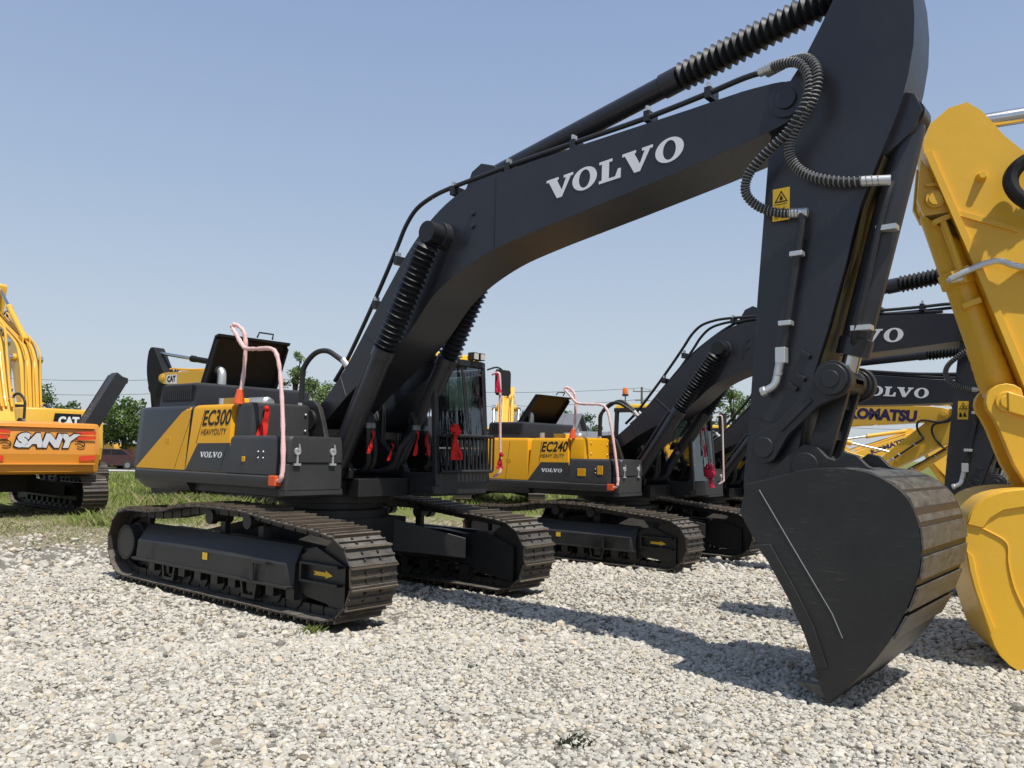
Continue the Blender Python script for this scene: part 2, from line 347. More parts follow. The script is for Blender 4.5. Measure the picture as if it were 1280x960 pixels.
def build_undercarriage(root, S, lod):
    fm = S['frame']
    path, pitch = resample(track_path(), 52)
    for side in (-1, 1):
        yc = side*1.33
        mb = MB()
        for k in range(52):
            a = path[k]; b = path[(k+1) % 52]; c = (a+b)/2; t = (b-a).normalized(); nrm = Vector((t.y, -t.x))    # outward
            R = Matrix(((t.x, 0, nrm.x), (0, 1, 0), (t.y, 0, nrm.y)))
            def q(u, y, w, du, dy, dw, mi=0):
                cc = c+t*u+nrm*w; mb.box((cc.x, yc+y, cc.y), (du, dy, dw), mi, R)
            jit = random.uniform(-.004, .004)
            q(0, 0, -.030+jit, pitch*1.05, .60, .016)
            q(pitch*.40, 0, -.006+jit, .022, .594, .044, 3); 
            if lod < 2: q(-pitch*.06, 0, -.012+jit, .018, .59, .030); q(-pitch*.46, 0, -.014+jit, .016, .586, .024)
            if lod < 2:
                for yy in (-.085, .085): q(0, yy, -.085, pitch*.86, .045, .085, 1)
                q(pitch*.5, 0, -.085, .04, .2, .04, 1)
            if lod == 0:
                for yy in (-.10, .10):
                    for uu in (-.2, .16): q(pitch*uu, yy, -.014+jit, .024, .024, .022, 2)
        mb.build('track', ['track steel', 'dark steel', 'dark steel', 'track edge'], root)
        # side frame
        fr = MB(); o = side
        def fx(x0, x1, ya, yb, z0, z1, mi=0): fr.ext(x0, x1, yc+o*ya, yc+o*yb, z0, z1, mi)
        prof = [(-1.9, .32), (1.36, .32), (1.50, .235), (2.10, .18), (2.10, .60), (1.62, .76), (1.30, .70), (.85, .73), (-1.60, .73), (-1.82, .60), (-1.9, .54)]
        fr.prism(prof, yc-o*.16, yc+o*.085); fr.prism([(1.30, .30), (1.50, .235), (2.10, .18), (2.10, .60), (1.62, .76), (1.30, .62)], yc+o*.084, yc+o*.13)
        loops = []
        for z, y in ((.335, .16), (.55, .145), (.58, .12), (.745, -.03)):
            loops.append([(x, yc+o*(.12+y*f), z) for x, f in ((-1.93, .4), (-1.88, 1), (1.28, 1), (1.36, .5))]+[(1.36, yc, z), (-1.93, yc, z)])
        fr.loft(loops)
        fx(-1.95, 1.38, .12, .305, .312, .338)                                    # bottom flange
        fx(1.44, 2.06, .125, .20, .40, .425); fx(1.44, 2.06, .125, .20, .58, .605); fx(1.44, 1.47, .125, .20, .425, .58)   # idler bracket ribs
        if lod == 0:
            fx(.72, .78, .30, .314, .34, .56); fx(-1.52, -1.50, .30, .306, .345, .55)
            fx(.60, 1.02, .285, .318, .53, .565)
        fr.build('track_frame', fm, root, .008 if lod == 0 else 0)
        if lod < 2:
            ml = MB()
            ml.lathe((1.97, yc-.09, .495), (1.97, yc+.09, .495), [(0, .20), (0, .36), (.28, .36), (.3, .33), (.7, .33), (.72, .36), (1, .36), (1, .2)], 28)
            ml.build('idler', 'dark steel', root)
            sp = MB(); vs = []
            for k in range(44):
                r = .37 if k % 4 in (0, 1) else .31
                vs.append((-2.22+r*cos(2*pi*k/44), .495+r*sin(2*pi*k/44)))
            sp.prism(vs, yc-.03, yc+.03); sp.build('sprocket', 'dark steel', root)
            fd = MB()
            ye = yc+o*.26
            fd.lathe((-2.22, yc-o*.1, .495), (-2.22, ye, .495), [(0, .2), (.3, .2), (.3, .25), (.62, .25), (.62, .222), (1, .222), (1, .0)], 32)
            for k in range(26): a = 2*pi*k/26; fd.cyl((-2.22+.198*cos(a), ye-.005, .495+.198*sin(a)), (-2.22+.198*cos(a), ye+o*.014, .495+.198*sin(a)), .012, n=6)
            fd.build('final_drive', fm, root, .006)
            for x in (-.43, .36):
                cr = MB(); cr.lathe((x, yc-.14, .93), (x, yc+.14, .93), [(0, .0), (0, .085), (.3, .085), (.32, .062), (.68, .062), (.7, .085), (1, .085), (1, .0)], 18)
                cr.ext(x-.05, x+.05, yc-o*.12, yc-o*.05, .58, .93); cr.build('carrier_roller', fm, root)
            for k in range(9):
                x = -1.62+k*.365
                tr = MB(); tr.lathe((x, yc-.13, .215), (x, yc+.13, .215), [(0, .0), (0, .11), (.28, .11), (.3, .085), (.7, .085), (.72, .11), (1, .11), (1, .0)], 16)
                tr.ext(x-.07, x+.07, yc-.2, yc+.2, .19, .315); tr.build('track_roller', fm, root)
            for x in (-1.17, .56):
                g = MB(); yy = yc+o*.19
                g.prism([(x-.17, .33), (x-.12, .12), (x+.12, .12), (x+.17, .33), (x+.13, .33), (x+.09, .155), (x-.09, .155), (x-.13, .33)], yy-.03, yy+.03)
                g.build('track_guard', fm, root)
        if lod == 0:
            ar = MB(); yy = yc+o*.1385
            ar.add([(1.60, yy, .475), (1.80, yy, .475), (1.80, yy, .455), (1.92, yy, .492), (1.80, yy, .535), (1.80, yy, .515), (1.60, yy, .515), (1.635, yy, .495)] , [tuple(range(8))])
            ar.build('direction_arrow', 'yellow decal', root)
            st = MB(); yy = yc+o*.276; st.ext(-.30, -.20, yy, yy+o*.004, .46, .54); st.build('frame_sticker', 'yellow decal', root)
    # centre section and slewing ring
    cb = MB()
    cb.ext(-.75, .75, -.62, .62, .50, .92)
    for sx in (-1, 1):
        for sy in (-1, 1):
            loops = []
            for x, y, w, z0, z1 in ((.35, .45, .34, .50, .92), (1.15, 1.16, .26, .40, .66)):
                loops.append([(sx*(x-w), sy*y, z0), (sx*(x+w), sy*(y-.1), z0), (sx*(x+w), sy*(y-.1), z1), (sx*(x-w), sy*y, z1)])
            cb.loft(loops)
    cb.build('centre_frame', fm, root, .012 if lod == 0 else 0)
    sl = MB(); sl.lathe((0, 0, .92), (0, 0, 1.2), [(0, .0), (0, .74), (.35, .74), (.4, .66), (.65, .66), (.7, .78), (1, .78), (1, 0)], 40); sl.build('slewing_ring', fm, root)

def inset(pts, d):
    cx = sum(p[0] for p in pts)/len(pts); cy = sum(p[1] for p in pts)/len(pts)
    out = []
    for x, y in pts:
        sx = (x-cx); sy = (y-cy); l = sqrt(sx*sx+sy*sy)
        out.append((x-d*(1 if sx > 0 else -1)*min(1, abs(sx)/.4), y-d*(1 if sy > 0 else -1)*min(1, abs(sy)/.4)))
    return out
def block(mb, pts, z0, z1, mi=0, tumble=.05, rnd=.06):
    """a housing with sides leaning in and a rounded top edge; pts = plan outline"""
    L = [(z0, 0), (z1-rnd, tumble), (z1-rnd*.45, tumble+rnd*.22), (z1-rnd*.12, tumble+rnd*.6), (z1, tumble+rnd*1.2)]
    mb.loft([[(x, y, z) for x, y in inset(pts, d)] for z, d in L], mi)

def build_house(root, S, lod):
    M = S
    dk = MB()
    dk.ext(-1.95, 1.0, -.40, .40, 1.2, 1.42); dk.ext(-2.1, .77, -1.28, 1.28, 1.21, 1.40)
    dk.ext(.77, 1.28, .42, 1.36, 1.2, 1.26)
    dk.build('deck', 'frame paint', root, .01 if lod < 2 else 0)
    for s in (-1, 1):
        rl = MB(); rl.loft([[(x, s*y, z) for y, z in ((1.27, 1.30), (1.415, 1.315), (1.425, 1.34), (1.425, 1.44), (1.40, 1.46), (1.27, 1.46))] for x in (-2.42, .80 if s < 0 else -.45)])
        rl.build('side_skirt', M['lower'], root, .006 if lod == 0 else 0)
    # counterweight and engine house in one rounded block
    zt = M.get('body_top', 2.285)
    cw = MB()
    if M.get('flat_rear'):
        rear = [(-2.50, -1.40), (-2.68, -1.34), (-2.78, -1.18), (-2.80, -.6), (-2.80, .6), (-2.78, 1.18), (-2.68, 1.34), (-2.50, 1.40)]
    else:
        rear = [(-2.35, -1.405), (-2.55, -1.38), (-2.70, -1.28), (-2.84, -1.05), (-2.95, -.6), (-2.99, 0), (-2.95, .6), (-2.84, 1.05), (-2.70, 1.28), (-2.55, 1.38), (-2.35, 1.405)]
    tail = [p for p in rear]
    split = -1.16
    block(cw, tail+[(split, 1.405), (split, -1.405)], 1.465, zt, 0)
    cwo = cw.build('counterweight', M['cw'], root, angle=28)
    cb_ = MB(); cb_.loft([[(x*f if x < split-.1 else x, y*f, z) for x, y in tail+[(split, 1.405), (split, -1.405)]] for z, f in (((1.20, .93), (1.30, .975), (1.462, .995)) if not M.get('flat_rear') else ((1.0, .94), (1.06, .985), (1.462, 1.0)))], 0)
    cb_.build('counterweight_base', M['cw'] if M.get('flat_rear') else M['lower'], root, angle=28)
    eh = MB(); block(eh, [(split+.004, -1.404), (split+.004, 1.404), (-.192, 1.404), (-.192, -1.404)], 1.465, zt+.002, 0)
    eho = eh.build('engine_house', M['house'], root, angle=28)
    bh = MB(); bh.ext(-.188, -.165, -1.30, 1.30, 1.45, zt-.06); bh.build('bulkhead', 'frame paint', root)
    # right-hand side panel graphics as thin sheets following the leaning side
    def yside(z): return -(1.4045-.05*(z-1.465)/(zt-1.465-.06))-.0015
    if M.get('panel'):
        for poly, pm in M['panel']:
            pn = MB(); pn.add([(x, yside(z), z) for x, z in poly], [tuple(range(len(poly)))])
            if max(z for x, z in poly) > 2.22:      # the sheet runs on over the rounded top edge
                top = [(-1.30, 2.226), (-1.165, 2.226), (-1.165, 2.26), (-1.26, 2.26)]
                pn.add([(x, yside(2.226) if z < 2.25 else yside(2.226)+.017, z) for x, z in top], [(0, 1, 2, 3)])
            pn.build('side_panel', pm, root)
        if lod == 0:
            sm = MB()
            for (x0, z0), (x1, z1) in M['seams']:
                sm.tube([(x0, yside(z0)+.001, z0), (x1, yside(z1)+.001, z1)], .004, 5)
            sm.build('panel_seam', 'black decal', root)
            lt = MB(); lt.ext(-1.72, -1.60, yside(1.83)-.004, yside(1.83)+.01, 1.79, 1.88); lt.build('panel_latch', M['panelmat'], root, .004)
    if M.get('model'):
        tx = MB(); y = yside(2.1)-.006; y2 = yside(1.95)-.006
        write(tx, M['model'], (-.865, yside(2.02)-.0015, 2.02), (.61, 0, .01), (.04, yside(2.22)-yside(2.02), .195), 0, .022)
        write(tx, M.get('subword', 'HEAVYDUTY'), (-.875, yside(1.91)-.0015, 1.905), (.56, 0, .01), (.012, yside(1.98)-yside(1.9), .075), 0, .008)
        tx.build('model_lettering', 'black decal', root)
        wm = MB(); slab_word(wm, (-.845, yside(1.635)-.002, 1.632), (.50, 0, .004), (.012, yside(1.7)-yside(1.63), .068))
        wm.build('maker_lettering', 'white decal', root)
    # hump with louvres
    hz = zt-2.285
    hp = MB(); block(hp, [(-2.50, -1.10), (-2.50, .75), (-1.52, .75), (-1.52, -1.10)], 2.20+hz, 2.62+hz, 0, .03, .05)
    hpo = hp.build('hood_hump', M['hump'], root, angle=28) if not M.get('no_hump') else None
    if lod < 2 and hpo:
        lv = MB()
        for k in range(15): x = -2.38+k*.052; lv.box((x, -1.09, 2.48+hz), (.024, .05, .19), 0, Matrix.Rotation(.55, 3, 'Z'))
        lv.build('louvre', M['hump'], hpo); lb = MB(); lb.ext(-2.42, -1.62, -1.098, -1.08, 2.37+hz, 2.585+hz); lb.build('louvre_shade_backing', 'black decal', hpo)  # flat black backing plate paints in the shade between the slats
    if M.get('lid'):
        ld = MB(); a = radians(M.get('lid_angle', 64)); c, s_ = cos(a), sin(a); x0, z0 = -1.90, 2.60+hz
        y0, y1 = M.get('lid_y', (-.82, .34))
        R = Matrix.Rotation(-a, 3, 'Y')
        def lp(u, w): return (x0+c*u-s_*w, z0+s_*u+c*w)
        q = [lp(0, 0), lp(.72, 0), lp(.76, -.05), lp(.80, -.04), lp(.74, .04), lp(0, .04)]
        ld.prism(q, y0, y1)
        for yy in (y0+.02, y1-.02): ld.prism([lp(0, -.09), lp(.70, -.06), lp(.72, -.001), lp(0, -.001)], yy-.015, yy+.015)
        ldo = ld.build('hood_lid', 'black plastic', root, .006)
        hd = MB(); hd.tube([(*lp(.80, 0)[:1], y0+.62, lp(.80, 0)[1]), (lp(.88, 0)[0], y0+.63, lp(.88, 0)[1]), (lp(.88, 0)[0], y0+.86, lp(.88, 0)[1]), (lp(.80, 0)[0], y0+.87, lp(.80, 0)[1])], .012, 8); hd.build('lid_handle', 'rubber', ldo)
        ex = MB(); ex.tube([(-1.72, -.62, 2.55+hz), (-1.72, -.62, 2.74+hz), (-1.75, -.62, 2.81+hz), (-1.82, -.64, 2.845+hz), (-1.90, -.66, 2.85+hz)], .062, 16, smooth=5); ex.build('exhaust_pipe', 'zinc', root)
        mo = MB()
        mo.cyl((-1.2, -.9, 2.30+hz), (-1.2, -.9, 2.40+hz), .05, n=16); mo.build('breather_cap', 'zinc', root)
        fc = MB(); fc.ext(-.70, -.42, -1.2, -1.0, 2.275+hz, 2.375+hz); fc.build('filler_box', 'yellow paint', root, .015)
        ac = MB(); ac.lathe((-.74, -.80, 2.33+hz), (-.26, -.80, 2.33+hz), [(0, 0), (0, .06), (.05, .075), (.85, .075), (.9, .05), (1, .05), (1, 0)], 20); ac.build('air_cleaner', 'zinc', root)
    # upper housing, lower housing and tool box on the right front
    uh = MB(); block(uh, [(-.195, -1.33), (.02, -1.33), (.10, -1.30), (.13, -1.24), (.13, -.47), (-.195, -.47)], 1.90, 2.30, 0, .02, .05)
    uho = uh.build('tank_housing', M['tank'], root, angle=28)
    if lod == 0:
        bo = MB()
        for y, z in ((-1.12, 2.20), (-1.12, 2.0), (-.56, 2.18), (-.56, 1.98)): bo.ball((.135, y, z), .017, 5)
        bo.build('housing_bolt', 'zinc', uho)
    lh = MB(); block(lh, [(-.195, -1.41), (.66, -1.41), (.75, -1.38), (.78, -1.30), (.78, -.50), (-.195, -.50)], 1.465, 1.905, 0, .025, .05)
    lho = lh.build('front_housing', M['lower'], root, angle=28)
    if lod == 0:
        hb = MB()
        for x, z in ((.42, 1.72), (.52, 1.72), (.42, 1.65), (.52, 1.65)): hb.ball((x, -1.402, z), .012, 5)
        hb.build('lock_bolt', 'zinc', lho)
        for (xa, xb, za, zb) in S.get('markers', ((.10, .16, 1.60, 1.66),)):
            sq = MB(); sq.ext(xa, xb, -1.412, -1.39, za, zb); sq.build('side_marker', 'panel yellow', lho, .006)
    tb = MB(); block(tb, [(.784, -1.37), (.90, -1.37), (.93, -1.34), (.93, -.62), (.90, -.58), (.784, -.58)], 1.30, 1.60, 0, .0, .02)
    tb.ext(.784, .925, -1.365, -.585, 1.24, 1.298)
    tbo = tb.build('tool_box', M['lower'], root, .006 if lod == 0 else 0)
    td = MB(); block(td, [(.784, -1.36), (.92, -1.36), (.945, -1.33), (.945, -.63), (.92, -.59), (.784, -.59)], 1.61, 1.90, 0, .0, .05)
    tdo = td.build('tool_box_lid', M['lower'], root, angle=28)
    if lod < 2:
        for y in (-1.25, -.76):
            la = MB(); la.lathe((.946, y, 1.73), (.962, y, 1.73), [(0, 0), (0, .045), (1, .04), (1, .018), (.2, .015), (.2, 0)], 14)
            la.box((.958, y+.02, 1.775), (.014, .016, .08), 0, Matrix.Rotation(.25, 3, 'X')); la.ext(.946, .956, y-.012, y+.012, 1.60, 1.70); la.ext(.932, .962, y-.045, y+.045, 1.575, 1.60)
            la.build('latch', 'zinc', tdo)
    # right-hand guard rail wrapped in plastic film
    if M.get('rail'):
        hr = MB(); y = -1.34
        P = [(.80, y-.06, 1.40), (.90, y-.08, 1.43), (.90, y-.06, 1.60), (.80, y-.02, 2.1), (.70, y, 2.55), (.62, y, 2.80), (.50, y, 2.90), (.20, y, 2.92), (-.02, y, 2.94), (-.12, y, 3.0), (-.24, y, 3.12), (-.34, y, 3.22), (-.30, y+.02, 3.25), (-.18, y+.05, 3.17), (-.13, y+.06, 3.0), (-.13, y+.05, 2.62), (-.17, y+.03, 2.30)]
        Q = spline([Vector(p) for p in P], 6); hr.tube(Q, [.024+.003*sin(i*1.9)+random.uniform(-.002, .004) for i in range(len(Q))], 10); hro = hr.build('handrail', M['rail'], root)
        bs = MB(); bs.ext(.70, .83, y-.11, y+.02, 1.345, 1.46); bs.build('rail_base', 'orange base', hro, .01); bs = MB(); bs.lathe((-.17, y+.03, 2.28), (-.155, y+.035, 2.46), [(0, .07), (1, .04)], 12); bs.build('rail_base', 'orange base', hro, .01)
    # boom foot brackets
    for y in (-.44, .44):
        br = MB(); br.prism([(-.62, 1.42), (-.42, 1.95), (-.22, 2.26), (-.05, 2.36), (.14, 2.37), (.27, 2.28), (.36, 2.08), (.42, 1.9), (.62, 1.74), (.82, 1.66), (.92, 1.52), (.90, 1.42)], y-.035, y+.035)
        br.cyl((.12, y-.07, 2.12), (.12, y+.07, 2.12), .13, n=20); br.cyl((.74, y-.09, 1.52), (.74, y+.09, 1.52), .10, n=20)
        br.build('boom_bracket', M['frame'], root, .008 if lod == 0 else 0)
    build_cab(root, S, lod)

def build_cab(root, S, lod):
    c = MB(); x0, x1, y0, y1 = -.38, 1.46, .42, 1.42
    c.ext(x0, x1-.05, y0, y1, 1.265, 1.34)
    fl = [[(x1-.04, y0+.02), (x1+.02, y0+.08), (x1+.04, y0+.3), (x1+.04, y1-.3), (x1+.02, y1-.08), (x1-.04, y1-.02)]]
    c.loft([[(x, y, z) for x, y in fl[0]]+[(.9, y1, z), (.9, y0, z)] for z in (1.23, 1.50)])             # nose under the windscreen
    def post(xa, xb, ya, yb, w=.07): c.loft([[(xa-w/2, ya-w/2, 1.34), (xa+w/2, ya-w/2, 1.34), (xa+w/2, ya+w/2, 1.34), (xa-w/2, ya+w/2, 1.34)], [(xb-w/2, yb-w/2, 2.90), (xb+w/2, yb-w/2, 2.90), (xb+w/2, yb+w/2, 2.90), (xb-w/2, yb+w/2, 2.90)]])
    for y, yt in ((y0+.035, y0+.05), (y1-.035, y1-.05)):
        post(1.44, 1.33, y, yt); post(.42, .40, y, yt, .08); post(-.34, -.30, y, yt, .08)
    c.ext(x0, .42, y0, y0+.05, 1.34, 1.95); c.ext(x0, 1.40, y1-.05, y1, 1.34, 1.80); c.ext(x0, x0+.05, y0+.05, y1-.05, 1.34, 1.80)
    c.loft([[(x, y, z) for x, y in ((-.36, y0+.01), (1.36, y0+.01), (1.40, y0+.12), (1.40, y1-.12), (1.36, y1-.01), (-.36, y1-.01))] for z in (2.87, 2.955)])
    co = c.build('cab', 'charcoal paint', root, .012 if lod == 0 else 0)
    rf = MB(); block(rf, [(-.34, y0+.03), (1.28, y0+.03), (1.36, y0+.15), (1.36, y1-.15), (1.28, y1-.03), (-.34, y1-.03)], 2.957, 3.03, 0, .01, .04); rf.build('roof', S['roof'], co)
    def pane(name, pts):
        g = MB(); g.add(pts, [tuple(range(len(pts)))]); g.build(name, 'tinted glass', co)
    pane('windscreen', [(1.455, y0+.075, 1.51), (1.478, y0+.3, 1.51), (1.478, y1-.3, 1.51), (1.455, y1-.075, 1.51), (1.355, y1-.085, 2.87), (1.37, y1-.3, 2.87), (1.37, y0+.3, 2.87), (1.355, y0+.085, 2.87)])
    pane('side_window', [(.47, y0+.03, 1.42), (1.40, y0+.03, 1.42), (1.30, y0+.045, 2.86), (.45, y0+.045, 2.86)])
    pane('side_window', [(-.28, y0+.03, 1.97), (.37, y0+.03, 1.97), (.35, y0+.045, 2.86), (-.25, y0+.045, 2.86)])
    pane('side_window', [(.47, y1-.03, 1.82), (1.38, y1-.03, 1.82), (1.29, y1-.045, 2.86), (.45, y1-.045, 2.86)])
    pane('side_window', [(-.28, y1-.03, 1.82), (.37, y1-.03, 1.82), (.35, y1-.045, 2.86), (-.25, y1-.045, 2.86)])
    pane('rear_window', [(-.355, y0+.09, 1.83), (-.355, y1-.09, 1.83), (-.33, y1-.1, 2.85), (-.33, y0+.1, 2.85)])
    st = MB(); st.ext(.05, .55, .68, 1.16, 1.5, 1.85); st.box((.03, .92, 2.2), (.14, .46, .75), 0, Matrix.Rotation(-.12, 3, 'Y')); st.ext(.55, 1.2, .55, .70, 1.34, 1.95); st.build('seat', 'seat cloth', co, .03)
    if lod == 2: return
    for y in (.69, .80, 1.11, 1.24):
        lm = MB(); lm.ext(1.36, 1.46, y-.05, y+.05, 2.965, 3.06); lm.ext(1.46, 1.466, y-.042, y+.042, 2.972, 3.05, 1); lm.build('work_lamp', ['rubber', 'lamp lens'], co)
    wp = MB(); wp.tube([(1.52, 1.0, 1.60), (1.47, .98, 2.2), (1.415, .93, 2.78)], .010, 6); wp.tube([(1.475, .975, 2.12), (1.50, .94, 2.0), (1.41, .90, 2.84)], .014, 5); wp.build('wiper', 'rubber', co)
    if S.get('grille'):
        gr = MB()
        for z in (1.515, 1.96): gr.tube([(1.50, y0+.06, z), (1.57, y0+.18, z), (1.59, .9, z), (1.57, y1-.12, z), (1.50, y1+.0, z)], .022, 8, smooth=3)
        for k in range(13): y = y0+.10+k*.073; gr.box((1.585-.04*abs(k-6)/6, y, 1.74), (.016, .024, .44))
        gr.build('guard_grille', 'rubber', co)
    mi = MB(); mi.tube([(1.40, 1.40, 2.86), (1.48, 1.50, 2.90), (1.52, 1.58, 2.86), (1.52, 1.60, 2.80)], .012, 8, smooth=3)
    mi.loft([[(1.50+dx, 1.60+dy*w, 2.70+dz*h) for dy, dz in ((-1, -.8), (-.8, -1), (.8, -1), (1, -.8), (1, .8), (.8, 1), (-.8, 1), (-1, .8))] for dx, w, h in ((-.035, .10, .12), (.0, .15, .175), (.03, .145, .17))]); mi.build('mirror', 'rubber', co)
    lr = MB(); lr.tube([(1.45, 1.44, 2.80), (1.53, 1.47, 2.82), (1.56, 1.48, 2.72), (1.57, 1.49, 2.2), (1.58, 1.50, 1.60), (1.58, 1.49, 1.50), (1.50, 1.46, 1.44)], .018, 8, smooth=4); lr.build('cab_handrail', S.get('rail2', 'pink wrap'), co)
    if S.get('beacon'):
        be = MB(); be.cyl((-.2, .62, 3.03), (-.2, .62, 3.22), .012, n=8); be.cyl((-.2, .62, 3.21), (-.2, .62, 3.25), .065, n=16); be.lathe((-.2, .62, 3.25), (-.2, .62, 3.39), [(0, .06), (.7, .058), (.95, .04), (1, 0)], 16, 1); be.build('beacon', ['rubber', 'amber lens'], co)

def ram(root, name, p0, p1, r, lbar, mat, cover='bellows', rb=None, eye=.1, M=None, nf=22, lod=0, w=.09, rodr=None, sidepipe=True):
    """hydraulic cylinder from pin p0 to pin p1: barrel with end eyes; its rod or rubber bellows is a sub-part"""
    p0 = Vector(p0); p1 = Vector(p1); d = (p1-p0); L = d.length; t = d/L
    b = MB(); q = p0+t*lbar; yv = Vector((0, 1, 0))
    b.lathe(p0+t*eye*.5, q, [(0, 0), (0, r*.9), (.03, r), (.92, r), (.925, r*1.14), (1, r*1.14), (1, 0)], 28)
    b.cyl(p0-yv*w, p0+yv*w, eye, n=20)
    if lod < 2 and sidepipe: side = t.cross(yv).normalized(); b.tube([p0+t*.25+side*r*.8, p0+t*.28+side*(r+.05), q-t*.16+side*(r+.05), q-t*.1+side*r*.9], .028, 8)
    bo = b.build(name, mat, root, angle=40)
    rd = MB(); rd.cyl(p1-yv*w, p1+yv*w, eye, n=20)
    if cover == 'bellows':
        rb = rb or r*1.0; prof = []; l1 = L-eye*1.0
        a = p0+t*(lbar+.01); e = p1-t*eye*1.1
        n = nf
        for k in range(n):
            prof += [(k/n, rb*.74), ((k+.5)/n, rb*(1.04+random.uniform(-.03, .03)))]
        prof += [(1, rb*.72)]
        prof = [(0, 0)]+prof+[(1, 0)]
        rd.lathe(a, e, prof, 20); rd.build('bellows', 'bellows', bo, angle=25)
    else:
        rd.cyl(q, p1-t*eye*.8, rodr or r*.62, n=20); rd.build('piston_rod', cover, bo)
    return bo

def sticker(mb, o, ux, uz, nrm):
    """warning plate: yellow sheet, black triangle outline and figure"""
    o = Vector(o); ux = Vector(ux); uz = Vector(uz); n = Vector(nrm)*.003
    P = lambda a, b, k=0: o+ux*a+uz*b+n*k
    mb.add([P(0, 0), P(1, 0), P(1, 1), P(0, 1)], [(0, 1, 2, 3)], 0)
    T = [(.10, .56), (.90, .56), (.5, .93)]; T2 = [(.21, .60), (.79, .60), (.5, .86)]
    mb.add([P(*p, 1) for p in T+T2], [(0, 1, 4, 3), (1, 2, 5, 4), (2, 0, 3, 5)], 1)
    mb.add([P(.44, .63, 1), P(.56, .63, 1), P(.60, .70, 1), P(.50, .79, 1), P(.42, .70, 1)], [(0, 1, 2, 3, 4)], 1)
    mb.add([P(.12, .50, 1), P(.88, .50, 1), P(.88, .515, 1), P(.12, .515, 1)], [(0, 1, 2, 3)], 1)
    mb.add([P(.16, .12, 1), P(.44, .12, 1), P(.40, .30, 1), P(.25, .40, 1), P(.18, .34, 1)], [(0, 1, 2, 3, 4)], 1)
    mb.add([P(.54, .14, 1), P(.82, .14, 1), P(.82, .2, 1), P(.68, .42, 1), P(.56, .30, 1)], [(0, 1, 2, 3, 4)], 1)

